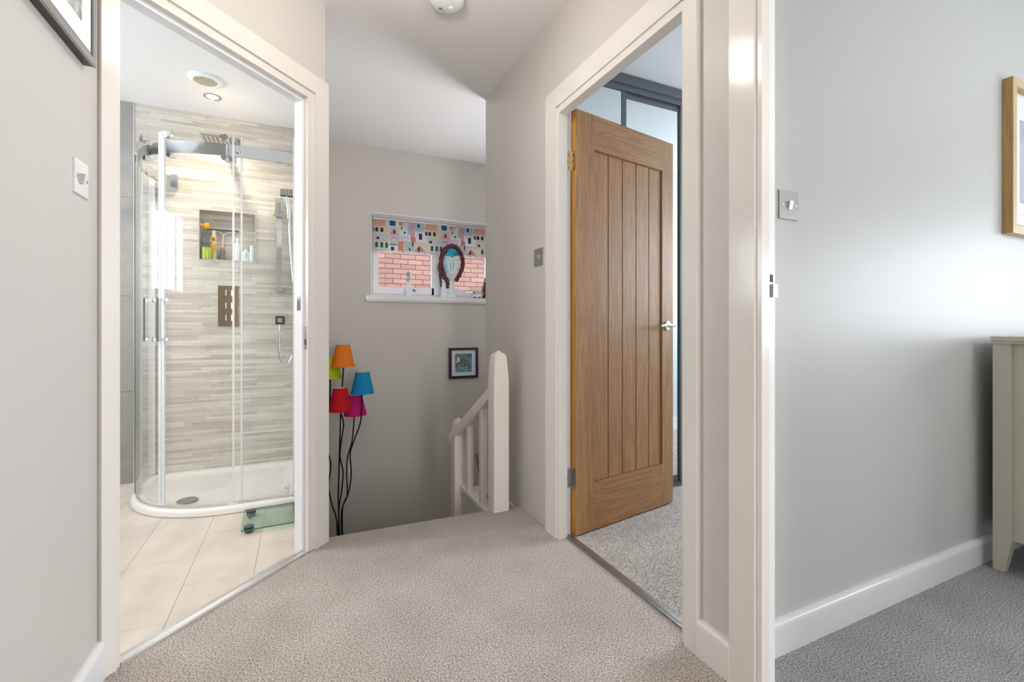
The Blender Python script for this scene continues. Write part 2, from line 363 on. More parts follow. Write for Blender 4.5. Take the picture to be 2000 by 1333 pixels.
for i in range(-8, 2):
    x0 = -.403+i*TW+0; off = {0: 2.56, -1: 2.33, -2: 2.79}.get(i, 2.56 if i % 2 == 0 else 2.33)
    for j in range(-4, 5):
        y0 = off+j*TL
        poly = [(x0+G, y0+G), (x0+TW-G, y0+G), (x0+TW-G, y0+TL-G), (x0+G, y0+TL-G)]
        poly = clip_poly(poly, (.103-.012*.7071-.0, 2.254+.012*.7071), (-.7071, .7071))
        for p, n in (((0, 0), (-1, 0)), ((-2.2, 0), (1, 0)), ((0, 3.6), (0, -1))):
            if poly: poly = clip_poly(poly, p, n)
        if len(poly) < 3: continue
        if all(q[1] < 1.76 for q in poly): continue
        poly2 = clip_poly(poly, (-.45, 1.76), (0, 1)) if x0+TW < -.5 else poly
        if len(poly2) < 3: continue
        a = sum(poly2[k][0]*poly2[(k+1) % len(poly2)][1]-poly2[(k+1) % len(poly2)][0]*poly2[k][1] for k in range(len(poly2)))/2
        if abs(a) < .0008: continue
        bm = bmesh.new(); prism(bm, poly2, -.0045, 0); finish('floor_tile', bm, FLOORT, bf, bevel=.0008, segs=1)

# ------------------------------------------------------------------ ceilings
bm = bmesh.new()
prism(bm, [(XL, -2.4), (XR, -2.4), (XR, 2.76), (2.6, 2.76), (2.6, 3.85), (.103, 3.85), (.103, 2.254), (XL, 1.641)], CZ, CZ+.08)
tag(finish('ceiling', bm, CEIL, kind='structure'), 'white painted ceiling over the landing and stairs', 'ceiling')
bm = bmesh.new()
prism(bm, [(-2.2, 1.75), (-.55, 1.75), (.0, 2.30), (0, 3.6), (-2.2, 3.6)], BZ, BZ+.06)
tag(finish('ceiling_bathroom', bm, CEIL, kind='structure'), 'white bathroom ceiling with a downlight and a vent', 'ceiling')
tag(box('ceiling_bedroom', XR2, 4.6, -2.4, .92, CZ, CZ+.08, CEIL, kind='structure'), 'white ceiling of the bedroom on the right', 'ceiling')
tag(box('ceiling_dressing_room', XR2, 4.4, .985, 2.80, CZ, CZ+.08, CEIL, kind='structure'), 'white ceiling above the mirrored wardrobe', 'ceiling')

# ------------------------------------------------------------------ walls
wallmesh('wall_left', [(XL-.1, XL, -2.4, 1.641, -.05, CZ)], WALL, 'grey landing wall on the left with a picture and a switch')
wallmesh('wall_back', [(XL-.1, XR2, -2.5, -2.4, -.05, CZ+.08)], WALL, 'landing wall behind the camera')
wallmesh('wall_diagonal', [(0, .07, -.06, 0, -.05, 2.012), (.85, .867, -.06, 0, -.05, 2.012), (0, .867, -.06, 0, 2.012, CZ)], WALL,
         'angled grey wall around the bathroom doorway', M=DM)
wallmesh('wall_stairwell_left', [(.0, .103, 2.36, 3.86, LZ, CZ), (.06, .103, 2.254, 2.36, LZ, CZ)], WALL, 'grey wall between bathroom and stairwell')
wallmesh('wall_far', [(.103, .52, 3.85, 4.12, LZ, CZ), (.52, 1.66, 3.85, 4.12, 1.908, CZ), (.52, 1.66, 3.85, 4.12, LZ, 1.225), (1.66, 2.7, 3.85, 4.12, LZ, CZ)],
         WALL, 'grey far wall of the stairwell with the window')
wallmesh('wall_right', [(XR, XR2, -2.4, .02, -.05, CZ), (XR, XR2, .02, .815, 2.02, CZ), (XR, XR2, .815, 1.06, -.05, CZ),
                        (XR, XR2, 1.06, 1.845, 2.02, CZ), (XR, XR2, 1.845, 2.76, -.72, CZ)], WALL, 'grey landing wall with the two right-hand doorways')
wallmesh('wall_closet_return', [(XR2, 2.6, 2.70, 2.76, LZ, CZ)], WALL, 'grey wall turning right beside the stairwell')
wallmesh('wall_stairwell_right', [(2.6, 2.7, 2.70, 3.86, LZ, CZ)], WALL, 'far right end wall of the stairwell')
wallmesh('wall_under_landing', [(.103, XR, 2.20, 2.26, LZ, -.05)], WALL, 'plaster face under the landing edge')
wallmesh('wall_bedroom', [(XR2, 4.6, .92, .985, -.05, CZ)], WALLB, 'pale satin grey bedroom wall with a picture and a switch')
wallmesh('wall_bedroom_window', [(4.6, 4.7, -2.4, .985, -.05, CZ)], WALLB, 'bedroom wall beyond the frame on the right')
wallmesh('wall_bedroom_near', [(XR2, 4.6, -2.5, -2.4, -.05, CZ)], WALLB, 'bedroom wall behind the camera')
wallmesh('wall_dressing_room', [(4.4, 4.5, .985, 2.8, -.05, CZ), (XR2, 1.16, 1.89, 2.13, -.05, CZ)], WALLD, 'end wall of the room behind the oak door')
wallmesh('wall_dressing_side', [(XR2+.03, 4.4, .975, .99, 0, CZ)], WALLD, 'pale side wall mirrored in the wardrobe doors')
wallmesh('baseboard_dressing', [(XR2+.03, 4.4, .99, 1.005, .002, .11)], WHITEG, 'white skirting mirrored in the wardrobe doors', 'baseboard')
wallmesh('wall_closet_inside', [(XR2, 4.4, 2.66, 2.70, -.05, CZ)], WALLD, 'back wall inside the wardrobe')

# bathroom shell
NX0, NX1, NZ0, NZ1 = -.601, -.281, 1.424, 1.750
wt = wallmesh('wall_bathroom_tiled', [(-.945, NX0, 3.6, 3.74, -.05, BZ), (NX0, NX1, 3.6, 3.74, -.05, NZ0), (NX0, NX1, 3.6, 3.74, NZ1, BZ),
                                 (NX1, 0, 3.6, 3.74, -.05, BZ), (NX0, NX1, 3.70, 3.74, NZ0, NZ1)], TILE, 'striped beige split-face tiled shower wall')
gw = struct('wall_bathroom_grey', label='plain grey large-format tiled wall left of the shower', cat='wall')
finish('backing', (lambda b: (bx(b, -2.2, -.946, 3.606, 3.74, -.05, BZ), b)[1])(bmesh.new()), GROUT, gw)
for (a, b_) in ((-2.2, -1.56), (-1.557, -.949)):
    for z0, z1 in ((0, .573), (.576, 1.170), (1.173, 1.786), (1.789, 2.385)):
        box('tile', a, b_, 3.6, 3.608, z0, z1, GREYTILE, gw, bevel=.001, segs=1)
box('edge_trim', -.949, -.944, 3.596, 3.608, 0, BZ, ALU, gw)
wallmesh('wall_bathroom_window', [(-2.3, -2.2, 1.7, 3.7, -.05, 1.24), (-2.3, -2.2, 1.7, 3.7, 1.96, BZ), (-2.3, -2.2, 1.7, 1.80, 1.24, 1.96), (-2.3, -2.2, 3.42, 3.7, 1.24, 1.96)],
         GREYTILE, 'grey bathroom wall holding the side window')
wallmesh('wall_bathroom_near', [(-2.2, -.61, 1.70, 1.75, -.05, BZ)], GREYTILE, 'near bathroom wall behind the landing wall')
wallmesh('wall_bathroom_right', [(-.006, 0.0, 2.36, 3.6, 0, BZ)], WHITEG, 'white bathroom wall on the right of the shower')
w2 = struct('window_2', label='white framed bathroom window reflected in the shower glass', cat='window')
bm = bmesh.new()
for a, b_ in ((1.80, 1.84), (2.16, 2.20), (2.58, 2.62), (3.00, 3.04), (3.38, 3.42)): bx(bm, -2.23, -2.2-.0, a, b_, 1.24, 1.96)
bx(bm, -2.23, -2.2, 1.80, 3.42, 1.24, 1.28); bx(bm, -2.23, -2.2, 1.80, 3.42, 1.92, 1.96)
finish('window_frame', bm, UPVC, w2)
box('window_sill', -2.2, -2.15, 1.76, 3.46, 1.215, 1.24, UPVC, w2, bevel=.004)
tag(box('window_pane', -2.225, -2.22, 1.83, 3.39, 1.27, 1.93, WINGLASS, w2), None)

# ------------------------------------------------------------------ door frames
def frame_profile(bm, M, s0, s1, ztop, w, t, reveal=.0, left=True, right=True, z0=0):
    # architrave: stepped profile, mitred by overlap; local x along wall, y out of the wall
    def up(a, b, inner_is_b):
        bx(bm, a, b, 0, t, z0, ztop+w, M)
    return
def architrave(parent, M, a, b, z0, z1, t, name='architrave', horiz=False, inner='lo'):
    bm = bmesh.new()
    bx(bm, a, b, 0, t, z0, z1, M)
    return finish(name, bm, GLOSS, parent, True, None, .0045, 3)

# bathroom doorway (diagonal wall)
d1 = struct('door_1', label='white painted frame of the bathroom doorway', cat='doorway')
architrave(d1, DM, -.006, .072, 0, 2.085, .016)
architrave(d1, DM, .832, .868, 0, 2.085, .016)
bm = bmesh.new(); bx(bm, .072, .832, 0, .0155, 2.007, 2.084, DM); finish('architrave', bm, GLOSS, d1, True, None, .0045, 3)
bm = bmesh.new()   # raised outer bead
for q in ((-.004, .010, .014, .021, 0, 2.083), (.010, .866, .014, .021, 2.069, 2.083)): bx(bm, *q, DM)
bm.free()
def lining(parent, M, s0, s1, zt, y0, y1, stop0, stop1, mat=GLOSS, sides='LRT'):
    # s0,s1 clear opening; lining 30 mm thick
    th = .036
    if 'R' in sides: b = bmesh.new(); bx(b, s0-th, s0, y0, y1, 0, zt+th, M); finish('lining', b, mat, parent, True, None, .003)
    if 'L' in sides: b = bmesh.new(); bx(b, s1, s1+th*.4, y0, y1, 0, zt+th, M); finish('lining', b, mat, parent, True, None, .003)
    if 'T' in sides: b = bmesh.new(); bx(b, s0, s1, y0, y1, zt, zt+th, M); finish('lining', b, mat, parent, True, None, .003)
lining(d1, DM, .108, .818, 1.975, -.06, .006, 0, 0)
b = bmesh.new(); bx(b, .108, .118, -.060, -.018, 0, 1.975, DM); finish('door_stop', b, WHITEG, d1, True, None, .002)
b = bmesh.new(); bx(b, .118, .818, -.060, -.018, 1.960, 1.975, DM); finish('door_stop', b, WHITEG, d1, True, None, .002)
b = bmesh.new(); bx(b, .102, .1095, -.0145, -.001, .88, .98, DM); finish('strike_plate', b, STEEL, d1, True, None, .001)
b = bmesh.new(); bx(b, .105, .1105, -.011, -.005, .90, .925, DM); finish('latch_hole', b, DARKMETAL, d1)
b = bmesh.new(); bx(b, .117, .1195, -.045, -.025, 1.05, 1.13, DM); finish('bolt_keep', b, CHROME, d1, True, None, .001)
# bathroom threshold strip
t1 = struct('trim_1', label='pale metal threshold strip across the bathroom doorway', cat='threshold strip')
b = bmesh.new(); bx(b, .108, .816, -.030, .008, 0, .008, DM); finish('ramp', b, ALU, t1, True, None, .003)
b = bmesh.new(); bx(b, .108, .812, -.030, -.012, .008, .013, DM); finish('raised_lip', b, ALU, t1, True, None, .002)

# right wall frames: local x = Y direction, local y = towards the landing (-X)
RM = Matrix.Translation((XR, 0, 0)) @ Matrix(((0, -1, 0, 0), (1, 0, 0, 0), (0, 0, 1, 0), (0, 0, 0, 1)))
# local (s, n, z) -> (XR - n, s, z)
d2 = struct('door_2', label='white painted frame of the doorway with the oak door', cat='doorway')
architrave(d2, RM, 1.838, 1.934, 0, 2.082, .018)
architrave(d2, RM, 1.008, 1.058, 0, 2.082, .018)
b = bmesh.new(); bx(b, 1.058, 1.838, 0, .0175, 1.993, 2.081, RM); finish('architrave', b, GLOSS, d2, True, None, .0045, 3)
lining2 = dict(s0=1.070, s1=1.818)
b = bmesh.new(); bx(b, 1.818, 1.845, -.0, .011, 0, 1.99, RM); bx(b, 1.818, 1.845, -.034, 0, 0, 1.965, RM); finish('lining', b, GLOSS, d2, True, None, .003)
b = bmesh.new(); bx(b, 1.832, 1.845, -.060, -.034, 0, 2.0, RM); finish('lining_rebate', b, GLOSS, d2, True, None, .0015)
b = bmesh.new(); bx(b, 1.045, 1.071, -.060, .011, 0, 1.99, RM); finish('lining', b, GLOSS, d2, True, None, .003)
b = bmesh.new(); bx(b, 1.071, 1.818, -.034, .011, 1.962, 1.995, RM); finish('lining', b, GLOSS, d2, True, None, .003)
b = bmesh.new(); bx(b, 1.060, 1.845, -.060, -.034, 1.999, 2.02, RM); finish('lining_rebate', b, GLOSS, d2, True, None, .0015)
t2 = struct('trim_2', label='grey metal carpet bar under the oak door opening', cat='threshold strip')
b = bmesh.new(); bx(b, 1.071, 1.832, -.062, -.030, .0, .007, RM); finish('bar', b, STRIP, t2, True, None, .003)
b = bmesh.new(); bx(b, 1.072, 1.831, -.049, -.043, .007, .009, RM); finish('rib', b, STRIP, t2)
d3 = struct('door_3', label='white painted frame of the bedroom doorway on the right', cat='doorway')
architrave(d3, RM, .817, .894, 0, 2.082, .018)
architrave(d3, RM, -.05, .012, 0, 2.082, .018)
b = bmesh.new(); bx(b, .012, .817, 0, .0175, 1.993, 2.081, RM); finish('architrave', b, GLOSS, d3, True, None, .0045, 3)
b = bmesh.new(); bx(b, .800, .818, -.018, .011, 0, 1.99, RM); finish('lining', b, GLOSS, d3, True, None, .003)
b = bmesh.new(); bx(b, .806, .820, -.048, -.018, 0, 1.99, RM); finish('lining_rebate', b, WHITEG, d3, True, None, .0015)
b = bmesh.new(); bx(b, .02, .80, -.048, .011, 1.98, 2.02, RM); finish('lining', b, GLOSS, d3, True, None, .003)
b = bmesh.new(); bx(b, .014, .03, -.048, .011, 0, 1.99, RM); finish('lining', b, GLOSS, d3, True, None, .003)
b = bmesh.new(); bx(b, .8035, .807, -.040, -.022, 1.035, 1.125, RM); finish('strike_plate', b, STEEL, d3, True, None, .001)
b = bmesh.new(); bx(b, .8025, .8045, -.036, -.026, 1.095, 1.115, RM); finish('latch_hole', b, DARKMETAL, d3)
b = bmesh.new(); bx(b, .797, .804, -.046, -.030, 1.055, 1.09, RM); finish('striker_lip', b, CHROME, d3, True, None, .002)
t3 = tag(box('trim_3', 1.106, 1.136, .03, .806, 0, .007, STRIP, bevel=.003, kind='structure'), 'grey metal carpet bar under the bedroom doorway', 'threshold strip')

# skirting boards (rounded top)
def skirting(name, M, a, b_, h, t, mat, label):
    bm = bmesh.new()
    prof = [(0, 0), (t, 0), (t, h-.02), (t*.93, h-.010), (t*.7, h-.003), (t*.3, h), (0, h)]
    A = [bm.verts.new(M @ Vector((a, y, z))) for y, z in prof]; B = [bm.verts.new(M @ Vector((b_, y, z))) for y, z in prof]
    bm.faces.new(A); bm.faces.new(B[::-1]); n = len(prof)
    for i in range(n): bm.faces.new((A[i], A[(i+1) % n], B[(i+1) % n], B[i]))
    return tag(finish(name, bm, mat, None, True, 'structure'), label, 'baseboard')
skirting('baseboard_right', RM, .894, 1.008, .108, .020, GLOSS, 'short white skirting board between the two right-hand doorways')
LM = Matrix.Translation((XL, 0, 0)) @ Matrix(((0, 1, 0, 0), (1, 0, 0, 0), (0, 0, 1, 0), (0, 0, 0, 1)))
skirting('baseboard_left', LM, -2.4, 1.656, .105, .018, WHITEG, 'white skirting board along the left landing wall')
BM_ = Matrix.Translation((0, .92, 0)) @ Matrix(((1, 0, 0, 0), (0, -1, 0, 0), (0, 0, 1, 0), (0, 0, 0, 1)))
skirting('baseboard_bedroom', BM_, XR2, 4.6, .100, .020, WHITEG, 'white skirting board along the bedroom wall')

# ------------------------------------------------------------------ stairwell window and view
W1 = struct('window_1', label='white plastic stairwell window with two lights', cat='window')
bm = bmesh.new()
for q in ((.535, .56, 4.05, 4.11, 1.245, 1.905), (.56, 1.66, 4.05, 4.11, 1.235, 1.262), (.56, 1.66, 4.05, 4.11, 1.88, 1.905), (1.14, 1.175, 4.05, 4.11, 1.262, 1.88), (1.645, 1.66, 4.05, 4.11, 1.262, 1.88)): bx(bm, *q)
finish('window_frame', bm, UPVC, W1, True, None, .003)
for a, b_ in ((.562, 1.138), (1.177, 1.643)):
    bm = bmesh.new()
    for q in ((a, a+.046, 4.04, 4.09, 1.265, 1.878), (b_-.064 if a < 1 else b_-.046, b_, 4.04, 4.09, 1.265, 1.878), (a+.046, b_-.046, 4.04, 4.09, 1.265, 1.325), (a+.046, b_-.046, 4.04, 4.09, 1.83, 1.878)): bx(bm, *q)
    sash = finish('window_sash', bm, UPVC, W1, True, None, .004)
    box('glass_pane', a+.044, b_-.044, 4.062, 4.066, 1.32, 1.835, WINGLASS, sash)
    bm = bmesh.new(); mx_ = (a+b_)/2+.02
    bx(bm, mx_-.05, mx_+.05, 4.022, 4.030, 1.293, 1.303); bx(bm, mx_+.035, mx_+.052, 4.022, 4.042, 1.286, 1.308)
    finish('window_handle', bm, CHROME, sash, True, None, .002)
bm = bmesh.new()
prism(bm, [(.474, 3.815), (1.70, 3.815), (1.70, 3.849), (.474, 3.849)], 1.200, 1.232); bx(bm, .521, 1.659, 3.849, 4.05, 1.226, 1.2345)
finish('window_sill', bm, WHITEG, W1, True, None, .006, 3)
bm = bmesh.new(); bx(bm, .482, 1.70, 3.828, 3.849, 1.186, 1.200); finish('sill_apron', bm, WHITEG, W1, True, None, .004)
bm = bmesh.new(); bx(bm, .519, .523, 3.846, 4.05, 1.235, 1.908); bx(bm, .519, 1.661, 3.846, 4.05, 1.902, 1.9095); bx(bm, 1.657, 1.661, 3.846, 4.05, 1.235, 1.9)
finish('reveal_lining', bm, WHITEG, W1)

# neighbour's brick wall
NW = thing('brick_wall', 'neighbouring red brick wall seen through the stairwell window', 'brick wall', (0, 7.0, 0))
box('mortar_backing', -1.5, 5.5, .012, .25, -2.6, 3.0, MORTAR, NW)
me_b = None
for r in range(0, 17):
    z0 = 1.335+r*.075
    for c in range(-1, 12):
        x0 = .82+c*.225+(.1125 if r % 2 else 0)+random.uniform(-.002, .002)
        if me_b is None:
            o = box('brick', 0, .215, 0, .1, 0, .065, BRICK, NW, bevel=.003, segs=1); me_b = o.data
        else:
            o = bpy.data.objects.new('brick', me_b); COL.objects.link(o); o.parent = NW
        o.location = (x0, random.uniform(0, .006), z0+random.uniform(-.0015, .0015))

# roman blind
BL = thing('roman_blind', 'roman blind printed with pastel town houses in the stairwell window', 'blind', (.556, 3.99, 1.232))
def blind_fabric():
    m, nt, b = principled('blind_fabric', (.80, .80, .78), .9)
    b.inputs['Transmission Weight'].default_value = 0
    out = nt.nodes['Material Output']; tr = nd(nt, 'ShaderNodeBsdfTranslucent'); tr.inputs[0].default_value = (.85, .84, .82, 1)
    mx = nd(nt, 'ShaderNodeMixShader'); mx.inputs[0].default_value = .62
    nt.links.new(b.outputs[0], mx.inputs[1]); nt.links.new(tr.outputs[0], mx.inputs[2]); nt.links.new(mx.outputs[0], out.inputs[0])
    return m
BF = blind_fabric()
PC = dict(peach=(.92, .55, .42), cream=(.84, .80, .62), navy=(.05, .06, .22), blue=(.04, .20, .42), pink=(.84, .50, .54), lilac=(.76, .72, .80), aqua=(.52, .72, .78),
          teal=(.22, .42, .44), grey=(.64, .68, .71), orange=(.84, .38, .24), white=(.88, .88, .90), rose=(.78, .42, .48), green=(.74, .82, .66))
def trans(n, c):
    m, nt, b = principled(n, c, .9); out = nt.nodes['Material Output']
    tr = nd(nt, 'ShaderNodeBsdfTranslucent'); tr.inputs[0].default_value = (*c, 1)
    mx = nd(nt, 'ShaderNodeMixShader'); mx.inputs[0].default_value = .62
    nt.links.new(b.outputs[0], mx.inputs[1]); nt.links.new(tr.outputs[0], mx.inputs[2]); nt.links.new(mx.outputs[0], out.inputs[0])
    return m
pk = list(PC); PM = [trans('print_'+k, PC[k]) for k in pk]
BW = 1.09
# local: x 0..BW, z from sill: top 1.908-1.232=.676
box('head_rail', 0, BW, -.012, .03, .655, .668, WHITEG, BL, bevel=.002)
box('upper_panel', 0, BW, .0, .0015, .478, .656, BF, BL)
box('lower_fold', 0, BW, -.014, -.0125, .398, .484, BF, BL)
box('hem', 0, BW, -.016, -.009, .384, .399, BF, BL, bevel=.002)
def printer(name, shapes, y, zlo, zhi, period):
    bm = bmesh.new(); layer = 0
    for k in range(-1, 4):
        for j, sh_ in enumerate(shapes):
            kind, colr = sh_[0], sh_[1]; mi = pk.index(colr)
            yy = y-.00025*(1+j*.08)
            if kind == 'r':
                x0, x1, z0, z1 = sh_[2:6]; P = [(x0, z0), (x1, z0), (x1, z1), (x0, z1)]
            elif kind == 'p': P = list(sh_[2])
            elif kind == 'a':            # arched window
                x0, x1, z0, z1 = sh_[2:6]; r = (x1-x0)/2; P = [(x0, z0), (x1, z0)]+[(x0+r+r*math.cos(t), z1-r+r*math.sin(t)) for t in [PI*i/6 for i in range(7)]]
            P = [(p[0]+k*period, min(max(p[1], zlo), zhi)) for p in P]
            P2 = clip_poly(clip_poly(P, (0.002, 0), (1, 0)), (BW-.002, 0), (-1, 0))
            if len(P2) < 3: continue
            try: f = bm.faces.new([bm.verts.new((p[0], yy, p[1])) for p in P2]); f.material_index = mi
            except ValueError: pass
    return finish(name, bm, PM, BL)
# pattern unit measured from the photo (metres from the left edge; z above sill)
up = [('r', 'peach', 0, .10, .60, .66), ('r', 'cream', 0, .12, .535, .60), ('r', 'lilac', 0, .30, .478, .535), ('a', 'navy', .018, .042, .553, .590), ('a', 'navy', .060, .084, .553, .590),
      ('r', 'white', .12, .215, .60, .655), ('r', 'blue', .137, .185, .612, .655), ('r', 'orange', .215, .27, .62, .652), ('r', 'cream', .12, .215, .56, .60),
      ('p', 'pink', [(.128, .535), (.222, .535), (.175, .598)]), ('r', 'navy', .168, .182, .545, .576), ('p', 'white', [(.222, .535), (.30, .535), (.30, .648), (.25, .648), (.222, .60)]),
      ('r', 'navy', .235, .243, .585, .612), ('r', 'navy', .256, .272, .553, .570), ('r', 'aqua', .29, .318, .55, .64), ('r', 'navy', .275, .312, .652, .657), ('r', 'pink', .315, .352, .478, .655),
      ('r', 'rose', .318, .362, .478, .53), ('r', 'aqua', .352, .43, .60, .655), ('r', 'navy', .376, .394, .618, .648), ('p', 'grey', [(.355, .585), (.45, .578), (.43, .603), (.36, .603)]),
      ('r', 'white', .37, .46, .478, .578), ('r', 'navy', .388, .416, .512, .565), ('p', 'peach', [(.43, .605), (.47, .605), (.47, .655), (.45, .655)]),
      ('p', 'rose', [(.145, .498), (.155, .512), (.175, .519), (.195, .512), (.205, .498), (.198, .498), (.188, .507), (.175, .511), (.162, .507), (.152, .498)]),
      ('r', 'navy', .028, .050, .488, .510), ('a', 'navy', .445, .464, .553, .588)]
lo = [('r', 'cream', 0, .12, .40, .484), ('a', 'blue', .015, .038, .418, .464), ('a', 'blue', .058, .081, .418, .464), ('a', 'blue', .098, .120, .418, .464),
      ('r', 'green', .14, .205, .448, .484), ('p', 'teal', [(.115, .442), (.20, .442), (.205, .452), (.15, .458)]), ('r', 'navy', .145, .172, .40, .430), ('r', 'orange', .205, .255, .40, .482),
      ('r', 'aqua', .262, .29, .40, .484), ('r', 'grey', .29, .345, .40, .484), ('r', 'navy', .298, .312, .408, .427), ('r', 'navy', .325, .335, .446, .482), ('r', 'cream', .345, .47, .40, .484),
      ('p', 'rose', [(.345, .402), (.445, .402), (.388, .460)]), ('r', 'navy', .378, .392, .408, .440)]
he = [('r', 'navy', .015, .035, .390, .394), ('r', 'navy', .055, .078, .390, .394), ('r', 'navy', .24, .255, .389, .395), ('r', 'navy', .37, .395, .390, .394), ('r', 'navy', .43, .45, .390, .394)]
printer('printed_houses', up, 0.0, .479, .655, .455)
printer('printed_houses', lo, -.0142, .400, .483, .475)
printer('printed_marks', he, -.0162, .386, .397, .475)['kind'] = 'stuff'

# ------------------------------------------------------------------ balustrade
BS = thing('stair_balustrade', 'white painted stair balustrade with two chamfered newel posts', 'balustrade', (0, 0, 0))
def newel(x0, x1, y0, y1, z0, z1, name):
    bm = bmesh.new(); cx, cy = (x0+x1)/2, (y0+y1)/2; h = (x1-x0)/2; k = (y1-y0)/2
    lv = [(1, z0), (1, z1-.155), (.78, z1-.032), (.70, z1-.022), (.0, z1)]
    rings = []
    for s, z in lv[:-1]: rings.append([bm.verts.new((cx+a*h*s, cy+b*k*s, z)) for a, b in ((-1, -1), (1, -1), (1, 1), (-1, 1))])
    top = bm.verts.new((cx, cy, z1)); bm.faces.new(rings[0][::-1])
    for A, B in zip(rings, rings[1:]):
        for i in range(4): bm.faces.new((A[i], A[(i+1) % 4], B[(i+1) % 4], B[i]))
    for i in range(4): bm.faces.new((rings[-1][i], rings[-1][(i+1) % 4], top))
    return finish(name, bm, NEWELP, BS, True, None, .003)
newel(.923, 1.008, 2.222, 2.305, 0, .852, 'newel_post')
newel(.892, .968, 2.80, 2.88, -.72, .392, 'newel_post')
bm = bmesh.new()   # sloping handrail, rounded section
a, b_ = Vector((.955, 2.30, .628)), Vector((.910, 2.905, .247)); sec = [(-.024, -.03), (.024, -.03), (.026, .02), (.018, .036), (-.018, .036), (-.026, .02)]
A = [bm.verts.new(a+Vector((x, 0, z))) for x, z in sec]; B = [bm.verts.new(b_+Vector((x, 0, z))) for x, z in sec]
bm.faces.new(A); bm.faces.new(B[::-1])
for i in range(6): bm.faces.new((A[i], A[(i+1) % 6], B[(i+1) % 6], B[i]))
finish('handrail', bm, NEWELP, BS, True, None, .003)
for y in (2.45, 2.68):
    zt = .628-.63*(y-2.30)-.02
    bm = bmesh.new(); bx(bm, .932, .968, y-.018, y+.018, -.035, zt); finish('baluster', bm, NEWELP, BS, True, None, .002)
bm = bmesh.new(); bx(bm, .925, .985, 2.305, 2.80, -.060, -.035); finish('base_rail', bm, NEWELP, BS, True, None, .004)
wallmesh('wall_stair_panel', [(.935, .985, 2.262, 2.88, -.72, -.061)], WALL, 'grey plaster panel under the balustrade')
L = tag(box('trim_4', .986, XR-.001, 2.265, 2.81, -.085, -.060, WHITEG, bevel=.003, kind='structure'), 'white ledge between the balustrade and the landing wall', 'ledge')
wallmesh('wall_ledge_end', [(.985, XR, 2.79, 2.81, -.72, -.086)], WALL, 'plaster end under the white ledge')
tag(box('baseboard_ledge', XR-.014, XR, 2.315, 2.70, -.059, -.02, WHITEG, bevel=.003, kind='structure'), 'narrow white skirting on the ledge', 'baseboard')
# stairs going down to the half landing
ST = struct('stairs', label='carpeted stairs going down to the half landing', cat='stairs')
for i, (y0, y1, z) in enumerate(((2.262, 2.50, -.24), (2.50, 2.74, -.48))): box('step', .103, .934, y0, y1, z-.2, z, CARPET, ST, bevel=.012)
tag(box('floor_half_landing', .103, 2.6, 2.74, 3.85, -.80, -.72, CARPET, kind='structure'), 'carpeted half landing below the window', 'floor')

# reed diffuser on the ledge
RD = thing('reed_diffuser', 'small reed diffuser bottle with black reeds behind the balusters', 'reed diffuser', (1.014, 2.62, -.060))
box('tray', -.026, .026, -.03, .03, 0, .012, BLACK, RD, bevel=.002)
bm = bmesh.new(); lathe(bm, [(.022, .012), (.024, .016), (.024, .055), (.018, .066), (.010, .070), (.010, .085)], 20); finish('bottle', bm, CHROME, RD, True)
for i, (dx, dy) in enumerate(((-.040, .02), (-.02, -.03), (.012, .02), (-.033, 0), (.0, .0))):
    bm = bmesh.new(); tube(bm, [(0, 0, .03), (dx, dy, .26+.015*(i % 3))], .0022, 6); finish('reed', bm, BLACK, RD)

# framed picture of a harbour on the far wall
PF = thing('framed_picture', 'small black framed picture of a blue harbour on the far stair wall', 'picture', (1.3035, 3.849, .662))
def frame(parent, w, h, fw, d, mat, side=None):
    bm = bmesh.new()
    for q in ((-w/2, w/2, h/2-fw, h/2), (-w/2, w/2, -h/2, -h/2+fw), (-w/2, -w/2+fw, -h/2+fw, h/2-fw), (w/2-fw, w/2, -h/2+fw, h/2-fw)): bx(bm, q[0], q[1], -d, 0, q[2], q[3])
    return finish('frame', bm, mat, parent, True, None, .0015)
frame(PF, .265, .265, .020, .026, BLACK)
box('mount', -.113, .113, -.012, -.008, -.113, .113, MAT, PF)
def art_mat(name, stops, scale, vec=(1, 1, 1), dist=2.0):
    m, nt, b = principled(name, (.5, .5, .5), .6); tc = nd(nt, 'ShaderNodeTexCoord'); mp = nd(nt, 'ShaderNodeMapping'); mp.inputs['Scale'].default_value = vec
    n = nd(nt, 'ShaderNodeTexNoise', Scale=scale, Detail=5.0, Distortion=dist); nt.links.new(tc.outputs['Object'], mp.inputs[0]); nt.links.new(mp.outputs[0], n.inputs['Vector'])
    cr = nd(nt, 'ShaderNodeValToRGB'); e = cr.color_ramp.elements
    while len(e) < len(stops): e.new(.5)
    for i, (p, c) in enumerate(stops): e[i].position = p; e[i].color = (*c, 1)
    nt.links.new(n.outputs['Fac'], cr.inputs[0]); nt.links.new(cr.outputs[0], b.inputs['Base Color']); return m
SEA = art_mat('print_water', [(.35, (.02, .12, .2)), (.5, (.12, .33, .45)), (.62, (.45, .62, .66))], 40, (1, 1, 4))
LAND = art_mat('print_hillside', [(.35, (.02, .05, .05)), (.5, (.12, .14, .09)), (.64, (.45, .50, .46))], 70)
SKY_ = art_mat('print_sky', [(.4, (.02, .18, .24)), (.6, (.10, .36, .42))], 25)
WHP = simple('print_white', (.75, .77, .78), .7); BLP = simple('print_blue_boat', (.05, .22, .45), .6)
def patch(parent, name, quads, mat, y):
    bm = bmesh.new()
    for P in quads: bm.faces.new([bm.verts.new((p[0], y, p[1])) for p in P])
    return finish(name, bm, mat, parent)
def rect(a, b, c, d): return [(a, c), (b, c), (b, d), (a, d)]
patch(PF, 'printed_sea', [rect(-.077, .077, -.082, -.035)], SEA, -.0125)
patch(PF, 'printed_hillside', [rect(-.077, .04, -.035, .055)], LAND, -.0125)
